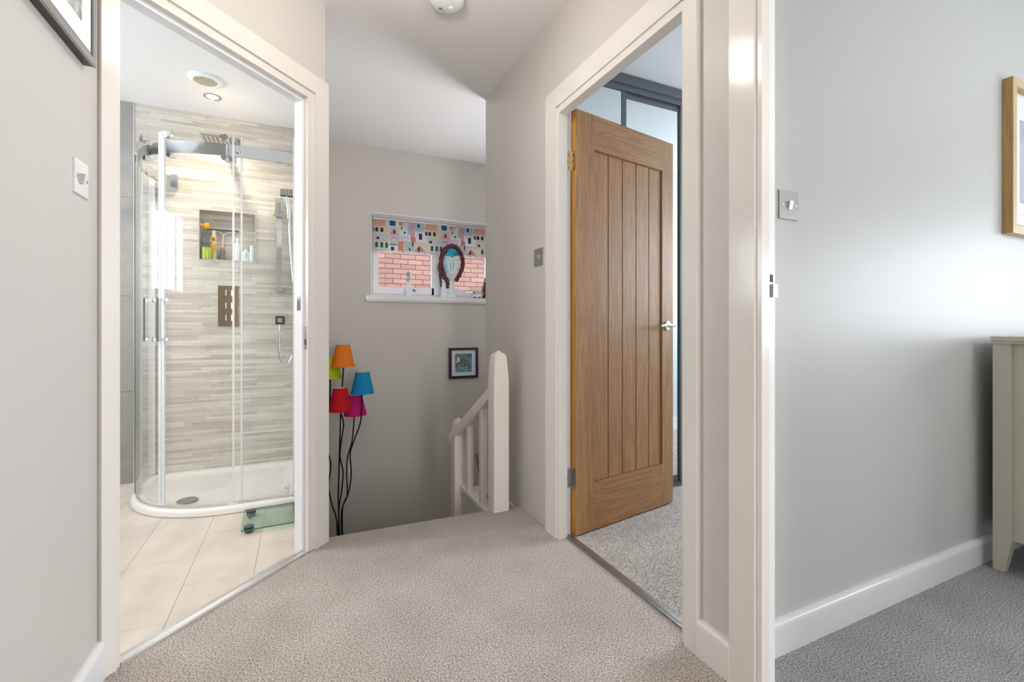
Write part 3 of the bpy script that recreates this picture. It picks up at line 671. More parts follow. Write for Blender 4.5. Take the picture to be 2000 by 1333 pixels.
patch(PF, 'printed_sky', [rect(.04, .077, -.035, .08), rect(-.077, .04, .055, .08)], SKY_, -.0125)
patch(PF, 'printed_house', [[(-.062, .012), (-.034, .012), (-.036, .045), (-.048, .058), (-.064, .040)], rect(-.075, -.05, .005, .014)], WHP, -.0129)
patch(PF, 'printed_boat', [[(.035, -.055), (.072, -.055), (.066, -.005), (.05, -.005)]], BLP, -.0129)
box('glass', -.113, .113, -.0165, -.0155, -.113, .113, PICGLASS, PF)

# light switches
def switch(label, loc, rz, w, h, mat, rocker, group=None):
    t = thing('light_switch', label, 'light switch', loc, rz)
    box('plate', -w/2, w/2, -.005, 0, -h/2, h/2, mat, t, bevel=.0022)
    bm = bmesh.new(); M = Matrix.Translation((0, -.006, 0)) @ Matrix.Rotation(.18, 4, 'X'); bx(bm, -.0065, .0065, -.006, .004, -.012, .012, M)
    finish('rocker', bm, rocker, t, True, None, .0012)
    for s in (-1, 1):
        bm = bmesh.new(); lathe(bm, [(.0036, 0), (.0036, .0012), (.002, .0018)], 12, M=Matrix.Translation((s*.030, -.005, 0)) @ Matrix.Rotation(PI/2, 4, 'X')); sc = finish('screw', bm, CHROME, t, True)
        bm = bmesh.new(); bx(bm, s*.030-.003, s*.030+.003, -.0071, -.0066, -.0004, .0004); finish('slot', bm, DARKMETAL, sc)
    return t
switch('polished chrome light switch on the left landing wall', (XL, 1.521, 1.356), -PI/2-PI, .086, .086, CHROME, CHROME)
switch('small chrome light switch beside the oak door frame', (XR, 2.034, 1.328), -PI/2, .086, .086, STEEL, CHROME)
switch('brushed steel light switch on the bedroom wall', (1.355, .92, 1.350), 0, .088, .086, STEEL, CHROME)

# pewter framed picture, top left
P2 = thing('framed_picture', 'pewter framed black and white photograph high on the left wall', 'picture', (XL, 1.274, 1.925), -PI/2-PI)
fo = frame(P2, .54, .54, .018, .026, PEWTER)
for v in fo.data.vertices:
    if v.co.y > -.001: v.co.y = -.019
box('inner_lip', -.252, .252, -.022, -.012, -.252, .252, BLACK, P2)
box('mount', -.245, .245, -.0225, -.0215, -.245, .245, MAT, P2)
PHO = art_mat('grey_photo_print', [(.3, (.18, .18, .18)), (.5, (.42, .42, .42)), (.7, (.62, .62, .62))], 12)
box('photograph', -.19, .19, -.0232, -.0224, -.195, .19, PHO, P2)
frame_back = box('backing_board', -.269, .269, -.0188, 0, -.269, .269, BLACK, P2)

# pale wood framed picture, right
P3 = thing('framed_picture', 'pale wood framed picture with white mount on the bedroom wall', 'picture', (3.135, .919, 1.722))
frame(P3, .70, .675, .036, .034, PALEWOOD)
bm = bmesh.new()
for q in ((-.352, -.3495, -.034, 0, -.3375, .3375),): bx(bm, *q)
finish('golden_edge', bm, PALEWOODS, P3)
bm = bmesh.new()
for q in ((-.314, .314, .2955, .3015), (-.314, .314, -.3015, -.2955), (-.314, -.308, -.2955, .2955), (.308, .314, -.2955, .2955)): bx(bm, q[0], q[1], -.030, -.012, q[2], q[3])
finish('inner_slip', bm, PALEWOODS, P3)
box('mount', -.308, .308, -.012, -.008, -.296, .296, MAT, P3)
box('mount_bevel', -.268, .268, -.0135, -.012, -.245, .235, simple('mount_bevel_card', (.72, .74, .80), .7), P3)
box('inner_mount', -.264, .264, -.0145, -.0135, -.241, .231, MAT, P3)
box('print', -.225, .225, -.0152, -.0145, -.19, .18, art_mat('pale_grey_print', [(.3, (.36, .38, .45)), (.7, (.55, .57, .62))], 6), P3)

# ------------------------------------------------------------------ oak door
OD = thing('oak_door', 'open oak door with five vertical planks and brass hinges', 'door', (1.160, 1.802, .010), math.radians(10.2))
DW, DH, DT = .726, 1.981, .035
box('stile', 0, .118, 0, DT, 0, DH, OAKV, OD, bevel=.0012)
box('stile', DW-.094, DW, 0, DT, 0, DH, OAKV, OD, bevel=.0012)
box('top_rail', .1185, DW-.0945, 0, DT, DH-.165, DH, OAKH, OD, bevel=.0012)
box('bottom_rail', .1185, DW-.0945, 0, DT, 0, .225, OAKH, OD, bevel=.0012)
pw = (DW-.094-.118)/5
for i in range(5):
    box('plank', .118+i*pw+.003, .118+(i+1)*pw-.003, .008, DT-.009, .225, DH-.165, OAKP, OD, bevel=.0022)
box('tongue_backing', .118, DW-.094, .0135, DT-.0135, .225, DH-.165, OAKD, OD)
bm = bmesh.new(); bx(bm, -.0008, .0, .0005, DT-.0005, .001, DH-.001); finish('edge_lipping', bm, OAKE, OD)
bm = bmesh.new()
for q in ((.118, .1225, .2255, DH-.1655), (DW-.0985, DW-.094, .2255, DH-.1655)): bx(bm, q[0], q[1], .004, .0115, q[2], q[3])
bx(bm, .118, DW-.094, .004, .0115, DH-.1695, DH-.165); bx(bm, .118, DW-.094, .004, .0115, .225, .229)
finish('panel_moulding', bm, OAKD, OD)
for z, mt in ((1.742, BRASS), (.262, STEEL)):
    hb = bmesh.new(); bx(hb, -.0025, -.0008, .002, .030, z-.045, z+.045); h = finish('hinge', hb, mt, OD, True, None, .0006)
    kb = bmesh.new()
    for k in range(5): lathe(kb, [(.0045, -.0085), (.0048, -.008), (.0048, .008), (.0045, .0085)], 12, c=(-.0065, .037, z-.036+k*.018))
    finish('knuckle', kb, mt, h, True)
    for k in range(3):
        kb = bmesh.new(); lathe(kb, [(.003, 0), (.003, .0006)], 10, M=Matrix.Translation((-.0026, .015+(k % 2)*.006, z-.03+k*.03)) @ Matrix.Rotation(-PI/2, 4, 'Y')); finish('screw', kb, DARKMETAL, h)
    hb = bmesh.new(); M = Matrix.Rotation(math.radians(-10.2), 4, 'Z') @ Matrix.Translation((1.151-1.160, 1.8302-1.802, 0))
    bx(hb, -.030, .001, .0, .0016, z-.045, z+.045, M); h2 = finish('hinge_leaf', hb, mt, OD, True, None, .0006)
    for k in range(3):
        kb = bmesh.new(); lathe(kb, [(.003, 0), (.003, .0008)], 10, M=M @ Matrix.Translation((-.012-(k % 2)*.008, 0, z-.03+k*.03)) @ Matrix.Rotation(PI/2, 4, 'X')); finish('screw', kb, DARKMETAL, h2)
# lever handles on both faces
for sy, y0 in ((-1, 0), (1, DT)):
    bm = bmesh.new(); M = Matrix.Translation((DW-.052, y0, .975)) @ Matrix.Rotation(PI/2*(1 if sy < 0 else -1), 4, 'X')
    lathe(bm, [(.026, 0), (.026, .006), (.023, .009), (.011, .010), (.0095, .014), (.0095, .042)], 28, M=M); h = finish('handle_rose', bm, CHROME, OD, True)
    bm = bmesh.new(); y1 = y0+sy*.048
    tube(bm, smoothpts([(DW-.052, y0+sy*.040, .975), (DW-.054, y1, .975), (DW-.075, y1+sy*.002, .976), (DW-.12, y1, .978), (DW-.165, y1-sy*.004, .972)], 5), .0095, 12, flat=.8)
    finish('lever', bm, CHROME, h, True)
box('latch_plate', DW-.0005, DW+.001, .006, DT-.006, .94, 1.01, STEEL, OD)

# ------------------------------------------------------------------ mirrored sliding wardrobe
WD = thing('sliding_wardrobe', 'mirrored sliding wardrobe with dark grey rails behind the oak door', 'wardrobe', (1.165, 2.12, .002))
WX = 3.2
bm = bmesh.new(); bx(bm, 0, WX, .008, .10, 2.376, 2.438); finish('top_track', bm, GREYRAIL, WD, True, None, .003)
bm = bmesh.new(); bx(bm, 0, WX, .0, .008, 2.378, 2.412); bx(bm, .01, WX, .012, .02, 2.345, 2.376); finish('track_fascia', bm, GREYRAIL, WD, True, None, .002)
bm = bmesh.new(); bx(bm, 0, WX, .0, .10, 0, .012); bx(bm, 0, WX, .026, .032, .012, .02); bx(bm, 0, WX, .066, .072, .012, .02); finish('bottom_track', bm, GREYRAIL, WD, True, None, .002)
def slider(x0, x1, y, head, wl=.032, wr=.032, dp=.024):
    d = box('door_panel', x0+wl-.002, x1-wr+.002, y+.004, y+.008, .06, 2.37, MIRROR, WD)
    bm = bmesh.new(); bx(bm, x0, x0+wl, y, y+dp, .02, 2.375); finish('stile', bm, GREYRAIL, d, True, None, .003)
    bm = bmesh.new(); bx(bm, x1-wr, x1, y, y+dp, .02, 2.375); finish('stile', bm, GREYRAIL, d, True, None, .003)
    bm = bmesh.new(); bx(bm, x0+wl, x1-wr, y+.002, y+dp-.002, .02, .060); finish('door_rail', bm, GREYRAIL, d, True, None, .002)
    bm = bmesh.new(); bx(bm, x0+wl, x1-wr, y+.002, y+dp-.002, 2.37-head, 2.375); finish('door_rail', bm, GREYRAIL, d, True, None, .002)
slider(0, .555, .018, .004)
slider(.520, 1.060, .027, .060, .032, .02)
slider(.971, 1.85, .018, .060, .018, .018, .012)
slider(1.80, 3.18, .033, .060)
rest = box('carcass', 0, WX, .14, .50, .0, 2.43, WALLD, WD)

# ------------------------------------------------------------------ cream chest on the right
CH = thing('cream_chest', 'cream painted chest with tapered legs against the bedroom wall', 'chest', (2.545, .868, 0))
CWX, CDY = .95, .36
bm = bmesh.new()
prof = [(-.018, .938), (-.018, .930), (-.012, .922), (-.006, .912), (0, .910)]
bx(bm, -.020, CWX+.02, -CDY-.02, 0, .924, .940); bx(bm, -.012, CWX+.012, -CDY-.012, 0, .912, .924); finish('top', bm, CREAM, CH, True, None, .004)
def cleg(x0, y0, sx, sy):
    bm = bmesh.new(); w = .054
    top = [(0, 0), (w, 0), (w, w), (0, w)]; bot = [(0, 0), (w*.62, 0), (w*.62, w*.62), (0, w*.62)]
    q = []
    for P, z in ((bot, 0), (top, .13), (top, .912)):
        q.append([bm.verts.new((x0+sx*p[0], y0+sy*p[1], z)) for p in P])
    bm.faces.new(q[0]); bm.faces.new(q[2])
    for A, B in zip(q, q[1:]):
        for i in range(4): bm.faces.new((A[i], A[(i+1) % 4], B[(i+1) % 4], B[i]))
    finish('leg', bm, CREAM, CH, True, None, .002)
cleg(0, 0, 1, -1); cleg(CWX, 0, -1, -1); cleg(0, -CDY, 1, 1); cleg(CWX, -CDY, -1, 1)
box('side_panel', .014, .026, -CDY+.05, -.05, .13, .912, CREAM, CH, bevel=.002)
box('side_panel', CWX-.026, CWX-.014, -CDY+.05, -.05, .13, .912, CREAM, CH, bevel=.002)
box('back_panel', .05, CWX-.05, -.02, -.012, .13, .912, CREAM, CH)
for k in range(4):
    d = box('drawer', .058, CWX-.058, -CDY-.004, -.05, .14+k*.193, .14+k*.193+.187, CREAM, CH, bevel=.003)
    for s in (.25, .75):
        bm = bmesh.new(); lathe(bm, [(.007, 0), (.007, .012), (.015, .018), (.013, .028), (.0, .030)], 16, M=Matrix.Translation((CWX*s, -CDY-.004, .14+k*.193+.093)) @ Matrix.Rotation(PI/2, 4, 'X')); finish('knob', bm, CREAM, d, True)

# ------------------------------------------------------------------ five headed lamp on the half landing
import importlib
f_, a_ = 895., math.radians(24.8)
FL = thing('multi_head_floor_lamp', 'black floor lamp with five coloured shades on wavy stems by the stairwell wall', 'floor lamp', (.255, 3.42, -.72))
def P(px, py, Y):            # point of the lamp measured on the photograph, at depth plane Y, in lamp space
    t = (px-1000)/f_; u = (math.sin(a_)+t*math.cos(a_), math.cos(a_)-t*math.sin(a_)); d = Y/u[1]
    return (u[0]*d-.255, Y-3.42, CAM_H-(py-639)/f_*d+.72)
bm = bmesh.new(); lathe(bm, [(.13, 0), (.132, .004), (.128, .012), (.03, .020), (.014, .026), (.012, .05), (0, .05)], 36); finish('base', bm, BLACKM, FL, True)
stems = dict(
    orange=[(671, 717, 3.44), (668, 760, 3.44), (666, 800, 3.43), (664, 850, 3.42), (662, 920, 3.42), (661, 990, 3.42)],
    red=[(664, 803, 3.34), (671, 828, 3.34), (667, 858, 3.36), (664, 892, 3.38), (670, 923, 3.38), (667, 962, 3.40), (662, 995, 3.41)],
    pink=[(692, 811, 3.50), (688, 860, 3.49), (679, 893, 3.47), (677, 925, 3.46), (678, 968, 3.45), (667, 1000, 3.43)],
    blue=[(707, 768, 3.38), (705, 820, 3.38), (693, 857, 3.39), (684, 886, 3.40), (686, 925, 3.41), (681, 962, 3.41), (669, 995, 3.42)],
    green=[(645, 741, 3.52), (644, 790, 3.52), (638, 830, 3.50), (638, 870, 3.48), (646, 908, 3.46), (642, 950, 3.45), (648, 985, 3.44), (657, 1015, 3.43)])
shades = dict(orange=(670, 674, 717, 3.44, .085, .050), red=(664.5, 758, 803, 3.34, .085, .045), pink=(694, 772, 811, 3.50, .085, .047),
              blue=(708, 727, 769, 3.38, .085, .047), green=(645, 699, 740, 3.52, .082, .046))
base_pt = (0, 0, .045)
offs = dict(orange=(0, 0), red=(-.008, -.004), pink=(.008, .004), blue=(.01, -.004), green=(-.010, .004))
for k in stems:
    pts = [P(*q) for q in stems[k]]; pts.append((offs[k][0]*1.6, offs[k][1]*1.6, .16)); pts.append((offs[k][0], offs[k][1], .03))
    bm = bmesh.new(); tube(bm, smoothpts(pts, 7), .0048, 8); st = finish('stem', bm, BLACKM, FL, True)
    cx, yt, yb, Y, rb, rt = shades[k]
    t = P(cx, yt, Y); b = P(cx, yb, Y)
    rb = (44/895*3.25)/2 if k != 'red' else 44/895*3.15/2
    rt = rb*.58; th = .0012
    bm = bmesh.new(); lathe(bm, [(rb-th, b[2]), (rb, b[2]), (rt, t[2]), (rt-th, t[2]), (rb-th, b[2])], 40, c=(b[0], b[1], 0), close=False)
    s_ = finish('lamp_shade', bm, [SHADES[k]], FL, True); s_['label'] = {'green': 'lime green', 'red': 'red', 'blue': 'bright blue', 'pink': 'magenta pink', 'orange': 'orange'}[k]+' fabric shade'
    bm = bmesh.new(); lathe(bm, [(rb-th*1.3, b[2]+.001), (rt-th*1.3, t[2]-.001)], 40, c=(b[0], b[1], 0), close=False); finish('lining', bm, SHIN, s_, True)
    bm = bmesh.new(); lathe(bm, [(.010, b[2]-.012), (.012, b[2]), (.012, b[2]+.035), (.006, b[2]+.04)], 16, c=(b[0], b[1], 0)); finish('bulb_holder', bm, BLACKM, s_, True)
    bm = bmesh.new(); lathe(bm, [(.006, b[2]+.04), (.018, b[2]+.062), (.020, b[2]+.075), (.012, b[2]+.092), (0, b[2]+.097)], 16, c=(b[0], b[1], 0)); finish('bulb', bm, CERAMIC, s_, True)

# ------------------------------------------------------------------ ornaments on the window sill
FG = thing('draped_figurine', 'slim white praying figurine on the left of the stair window sill', 'figurine', (.848, 3.945, 1.2345), 0)
bm = bmesh.new(); lathe(bm, [(.030, 0), (.031, .006), (.027, .02), (.024, .06), (.021, .10), (.023, .14), (.020, .165), (.010, .178)], 20, sy=.75)
for v in bm.verts:
    an = math.atan2(v.co.y, v.co.x); r = 1+.10*math.sin(an*7+v.co.z*20)*max(0, 1-v.co.z/.16); v.co.x *= r; v.co.y *= r; v.co.x += -.006*v.co.z/.17
finish('robe', bm, CERAMIC, FG, True)
bm = bmesh.new(); lathe(bm, [(0, -.022), (.010, -.018), (.0155, -.006), (.016, .006), (.011, .017), (0, .021)], 16, c=(-.008, 0, .194), sy=.9); finish('head', bm, PEWTER, FG, True)
bm = bmesh.new(); tube(bm, smoothpts([(-.022, -.004, .198), (-.018, -.006, .214), (-.006, -.004, .220), (.006, -.002, .212), (.010, 0, .192), (.013, 0, .168)], 4), .0055, 8); finish('hood', bm, CERAMIC, FG, True)
bm = bmesh.new(); tube(bm, smoothpts([(-.020, -.012, .158), (-.016, -.022, .140), (-.006, -.026, .148), (0, -.022, .168)], 4), .0055, 8); finish('praying_arms', bm, PEWTER, FG, True)
bm = bmesh.new(); tube(bm, smoothpts([(.018, -.01, .12), (.030, -.014, .105), (.040, -.014, .088)], 4), [.004]*9, 6); finish('sash_end', bm, CERAMIC, FG, True)

GH = thing('glass_head_sculpture', 'art glass head with crimson plait hair, turquoise brow and white face', 'sculpture', (1.215, 3.945, 1.2345))
bm = bmesh.new()   # sweeping white glass shoulder / neck
P_ = smoothpts([(-.045, 0, 0), (-.052, 0, .04), (-.052, 0, .10), (-.058, 0, .17), (-.066, 0, .24)], 6); tube(bm, P_, [.040-.028*(i/(len(P_)-1)) for i in range(len(P_))], 16, flat=.8)
P_ = smoothpts([(.012, 0, 0), (.006, 0, .05), (.0, 0, .10), (.005, 0, .15)], 6); tube(bm, P_, [.050-.012*(i/(len(P_)-1)) for i in range(len(P_))], 16)
lathe(bm, [(.072, 0), (.070, .008), (.058, .02), (.05, .03)], 28, c=(-.018, 0, 0), sy=.62)
finish('glass_base', bm, WGLASS, GH, True)
def egg(t, cx=.012, cz=.300, rx=.085, rz=.152):   # egg outline, narrow below
    s = math.sin(t); c = math.cos(t); w = 1-.28*max(0, -s)
    return Vector((cx+rx*c*w+.004*s, 0, cz+rz*s))
bm = bmesh.new()   # face plate: domed egg
N = 72; rings = []
for k, (s, y) in enumerate(((1.0, .012), (1.0, -.004), (.95, -.011), (.88, -.017), (.80, -.022), (.7, -.026), (.6, -.029), (.5, -.031), (.4, -.033), (.25, -.0345))):
    rings.append([bm.verts.new((.016+(egg(2*PI*i/N).x-.016)*s, y, .300+(egg(2*PI*i/N).z-.300)*s)) for i in range(N)])
bm.faces.new(rings[0]); cv = bm.verts.new((.016, -.035, .300))
for A, B in zip(rings, rings[1:]):
    for i in range(N): bm.faces.new((A[i], A[(i+1) % N], B[(i+1) % N], B[i]))
for i in range(N): bm.faces.new((rings[-1][i], rings[-1][(i+1) % N], cv))
for f in bm.faces:
    c = f.calc_center_median()
    if c.z > .362+.25*abs(c.x-.005) and c.y < .011: f.material_index = 1
    elif c.x < -.020-.1*(c.z-.3) and c.z > .22: f.material_index = 2
for v in bm.verts:
    v.co.x *= .97
finish('face', bm, [WGLASS, BLUEGL, LGLASS], GH, True)
bm = bmesh.new(); tube(bm, smoothpts([(-.004, -.034, .365), (-.002, -.042, .33), (.002, -.052, .28), (-.006, -.055, .255), (.010, -.046, .245)], 5), [.0045+.0035*min(1, i/14) for i in range(21)], 8); finish('nose', bm, WGLASS, GH, True)
bm = bmesh.new(); tube(bm, smoothpts([(.022, -.034, .262), (.018, -.036, .30), (.020, -.036, .33), (.045, -.033, .343), (.075, -.026, .335)], 5), .0016, 6); finish('brow_line', bm, BLACK, GH, True)
bm = bmesh.new(); tube(bm, smoothpts([(-.014, -.034, .205), (.002, -.044, .212), (.018, -.040, .205), (.034, -.030, .210)], 4), .005, 8); tube(bm, smoothpts([(-.010, -.034, .198), (.006, -.042, .193), (.026, -.034, .198)], 4), .005, 8); finish('lips', bm, WGLASS, GH, True)
bm = bmesh.new(); tube(bm, smoothpts([(.030, -.032, .316), (.048, -.035, .322), (.066, -.030, .315)], 4), .0025, 6); tube(bm, smoothpts([(.030, -.032, .314), (.048, -.034, .306), (.066, -.030, .313)], 4), .0025, 6); finish('eyelids', bm, WGLASS, GH, True)
def plait(pts, r, mat, name, lobes=9):
    bm = bmesh.new(); Q = smoothpts(pts, 8); n = len(Q)
    R = [r*(.82+.30*abs(math.sin(i*lobes*PI/n)))*(1 if i < n-4 else (n-i)/5+.2) for i in range(n)]
    tube(bm, Q, R, 10); finish(name, bm, mat, GH, True)
ring = [egg(t, cx=.014, cz=.302, rx=.104, rz=.166) for t in [math.radians(d) for d in range(-62, 182, 18)]]
plait([(v.x, -.004, v.z) for v in ring]+[(-.098, -.008, .25), (-.070, -.012, .205), (-.045, -.015, .16)], .019, REDGL, 'hair_plait', 16)
plait([(-.045, -.015, .175), (-.030, -.018, .14), (-.026, -.018, .11), (-.030, -.018, .082)], .020, BROWNGL, 'hair_end', 3)
plait([(-.100, .012, .28), (-.088, .012, .20), (-.078, .012, .14), (-.074, .012, .095)], .015, BROWNGL, 'hair_end', 4)
plait([(-.060, -.012, .40), (-.084, -.016, .35), (-.086, -.018, .30), (-.068, -.02, .235), (-.046, -.02, .185)], .011, REDGL, 'inner_strand', 8)

CF = thing('dark_figurine', 'small dark red and silver standing figurine half hidden by the wall corner', 'figurine', (1.545, 3.93, 1.2345))
bm = bmesh.new(); lathe(bm, [(.030, 0), (.031, .01), (.024, .05), (.028, .09), (.026, .13), (.014, .150)], 18, sy=.8); finish('coat', bm, REDGL, CF, True)
bm = bmesh.new(); lathe(bm, [(.0, -.018), (.012, -.012), (.015, 0), (.011, .013), (0, .018)], 14, c=(0, 0, .167)); finish('head', bm, PEWTER, CF, True)
bm = bmesh.new(); tube(bm, smoothpts([(-.018, -.01, .135), (-.034, -.016, .10), (-.036, -.02, .06), (-.026, -.022, .045)], 4), .008, 8); finish('arm', bm, PEWTER, CF, True)
bm = bmesh.new(); lathe(bm, [(.022, .150), (.012, .186), (.0, .198)], 14); finish('cap', bm, PEWTER, CF, True)
AF = thing('animal_figurine', 'tiny white and black lying animal figurine at the right of the sill', 'figurine', (1.462, 3.90, 1.2345))
bm = bmesh.new(); tube(bm, smoothpts([(-.030, 0, .018), (-.01, 0, .022), (.02, 0, .022), (.036, 0, .018)], 5), [.008]+[.014]*14+[.008], 10); finish('body', bm, CERAMIC, AF, True)
bm = bmesh.new(); lathe(bm, [(0, -.012), (.009, -.006), (.011, .002), (.006, .010), (0, .012)], 12, c=(.040, -.004, .036)); finish('head', bm, PEWTER, AF, True)
for x in (-.022, .020): 
    for y in (-.010, .010):
        bm = bmesh.new(); tube(bm, [(x, y, .016), (x-.014, y*1.5, .005)], .0045, 8); finish('leg', bm, BLACK, AF, True)
bm = bmesh.new(); tube(bm, smoothpts([(-.030, 0, .020), (-.048, 0, .030), (-.058, 0, .028)], 4), .003, 6); finish('tail', bm, CERAMIC, AF, True)

# ------------------------------------------------------------------ shower enclosure
def curve_path(inset, straight_end=True, n=26, x_end=-.006):
    # plan outline of the quadrant, inset from the tray edge
    pts = [(x_end, 2.785+inset), (-.10, 2.785+inset), (-.20, 2.785+inset)]
    cx, cy, rx, ry = -.315, 3.325, .555-inset, .540-inset
    for i in range(n+1):
        t = -PI/2-PI/2*i/n
        c, s = math.cos(t), math.sin(t); e = .94
        pts.append((cx+rx*math.copysign(abs(c)**e, c), cy+ry*math.copysign(abs(s)**e, s)))
    if straight_end: pts += [(cx-rx, 3.45), (cx-rx, 3.597)]
    return pts
def poly_tray(inset): return curve_path(inset)+[(-.006, 3.597-min(inset, .05)*(1 if inset else 0))]
TR = thing('shower_tray', 'white low quadrant shower tray with a rounded front edge', 'shower tray', (0, 0, 0))
bm = bmesh.new()
def ringz(inset, z):
    pts = curve_path(inset); q = [(min(x, -.006-inset*.0 if inset < .03 else -.006-(inset-.0)*.6), min(y, 3.597-(0 if inset < .03 else inset*.7))) for x, y in pts]
    q.append((q[0][0], q[-1][1])); return [bm.verts.new((x, y, z)) for x, y in q]
R = [ringz(i, z) for i, z in ((.006, .0), (.0, .006), (.0, .026), (.006, .036), (.014, .040), (.062, .040), (.070, .036), (.085, .026), (.16, .022))]
bm.faces.new(R[0][::-1]); bm.faces.new(R[-1])
for A, B in zip(R, R[1:]):
    n = len(A)
    for i in range(n): bm.faces.new((A[i], A[(i+1) % n], B[(i+1) % n], B[i]))
finish('tray_body', bm, TRAY, TR, True)
bm = bmesh.new(); lathe(bm, [(.048, .0265), (.05, .030), (.046, .033), (.0, .034)], 32, c=(-.56, 3.02, 0)); finish('drain_cover', bm, STEEL, TR, True)
SE = thing('shower_enclosure', 'curved glass shower enclosure with chrome rail and sliding doors', 'shower enclosure', (0, 0, .040))
ZB, ZT = .004, 1.925      # local heights (z - .04)
def resample(path, n=140):
    Q = [Vector((p[0], p[1], 0)) for p in path]; L = [0]
    for a, b in zip(Q, Q[1:]): L.append(L[-1]+(b-a).length)
    out = []
    for i in range(n+1):
        s = L[-1]*i/n; k = max(j for j in range(len(L)) if L[j] <= s+1e-9); k = min(k, len(Q)-2)
        t = (s-L[k])/max(1e-9, L[k+1]-L[k]); out.append(tuple((Q[k].lerp(Q[k+1], t))[:2]))
    return out
outer = resample(curve_path(.030, x_end=-.036)); inner = resample(curve_path(.050, x_end=-.036))
def px_of(x, y): 
    d = x*math.sin(a_)+y*math.cos(a_); return 1000+895*(x*math.cos(a_)-y*math.sin(a_))/d
def sub(path, pa, pb):      # portion of the path between picture columns, walking right to left along the front
    idx = [i for i, p in enumerate(path) if pb <= px_of(*p) <= pa and i < len(path)*.80]; return path[min(idx):max(idx)+1]
def gpanel(name, path, z0, z1, t=.003):
    bm = bmesh.new(); ribbon(bm, path, t, z0, z1); return finish(name, bm, GLASS, SE, True)
ti = max(range(len(outer)), key=lambda i: -px_of(*outer[i]))
fixR = sub(inner, 576, 468); gpanel('fixed_panel', fixR, ZB, 1.95)
dR = sub(outer, 458, 317); gR = gpanel('sliding_door', dR, ZB+.012, 1.945)
dL = sub(outer, 314.5, 272); gL = gpanel('sliding_door', dL, ZB+.012, 1.945)
sidepath = outer[ti+2:]; gpanel('fixed_panel', sidepath, ZB, 1.83)
def seal(parent, p, w, z0, z1, mat=SEAL, d=.010, q=None):
    q = q or p; bm = bmesh.new(); dd = Vector((q[0]-p[0], q[1]-p[1])); an = math.atan2(dd.y, dd.x)
    M = Matrix.Translation((p[0], p[1], 0)) @ Matrix.Rotation(an, 4, 'Z'); bx(bm, -w/2, w/2, -d/2, d/2, z0, z1, M); return finish('edge_seal', bm, mat, parent, True, None, .002)
seal(gR, dR[-1], .014, ZB+.01, 1.95, q=dR[-2]); seal(gL, dL[0], .016, ZB+.01, 1.95, q=dL[1]); seal(gR, dR[0], .009, ZB+.01, 1.95, q=dR[1])
seal(gL, dL[-1], .014, ZB+.01, 1.83, q=dL[-2]); 
fs = bmesh.new(); bx(fs, fixR[-1][0]-.004, fixR[-1][0]+.004, fixR[-1][1]-.006, fixR[-1][1]+.006, ZB, 1.95); finish('edge_seal', fs, SEAL, SE, True, None, .002)
sp_ = sidepath[0]
box('frame_post', sp_[0]-.008, sp_[0]+.010, sp_[1]+.004, sp_[1]+.024, ZB, 1.86, ALU, SE, bevel=.002)
box('green_edge', sp_[0]-.012, sp_[0]-.0085, sp_[1]+.004, sp_[1]+.012, ZB, 1.90, GREENEDGE, SE)
box('wall_profile', -.036, -.007, 2.790, 2.850, ZB, 1.975, UPVC, SE, bevel=.002)
box('wall_profile', -.865, -.835, 3.570, 3.596, ZB, 1.86, UPVC, SE, bevel=.002)
# curved chrome top rail with inward return to the back wall
rail = curve_path(.040, False, x_end=-.02); rail = resample(rail+[(-.832, 3.38), (-.812, 3.46), (-.775, 3.54), (-.735, 3.592)], 120)
bm = bmesh.new(); ribbon(bm, rail, .0075, 1.842, 1.902); finish('top_rail', bm, CHROME, SE, True, None, .0012, 1)
box('rail_bracket', -.750, -.715, 3.560, 3.597, 1.832, 1.912, CHROME, SE, bevel=.003)
box('rail_bracket', -.034, -.007, 2.812, 2.850, 1.832, 1.912, CHROME, SE, bevel=.003)
lowp = curve_path(.030, False, x_end=-.036)
bm = bmesh.new(); ribbon(bm, resample(lowp, 80), .006, .0005, .006); finish('bottom_channel', bm, ALU, SE, True)
def roller(par, pxc, z, r, ln):
    i = min(range(len(outer)), key=lambda i: abs(px_of(*outer[i])-pxc)+(1000 if i > len(outer)*.8 else 0)); p = Vector((*outer[i], 0)); q = Vector((*outer[i+1], 0))
    d = (q-p).normalized(); n = Vector((-d.y, d.x, 0)); 
    if n.dot(Vector((0, 0, 0))-p) < 0: n = -n
    M = Matrix.Translation(p+Vector((0, 0, z))) @ n.to_track_quat('Z', 'Y').to_matrix().to_4x4()
    bm = bmesh.new(); lathe(bm, [(r*.5, -.018), (r*.5, .004), (r*.95, .005), (r, .009), (r, ln-.003), (r*.9, ln), (0, ln)], 28, M=M); finish('roller', bm, CHROME, par, True)
roller(gL, 284, 1.928, .020, .022); roller(gL, 291, 1.822, .014, .022)
roller(gR, 330, 1.928, .020, .022); roller(gR, 336, 1.822, .014, .022)
roller(gR, 437, 1.928, .020, .022); roller(gR, 441, 1.822, .014, .022)
roller(SE, 465, 1.872, .012, .014)
box('foot_guide', dR[0][0]-.030, dR[0][0]+.020, dR[0][1]-.010, dR[0][1]+.014, .0, .012, SEAL, SE, bevel=.002)
bx_ = None
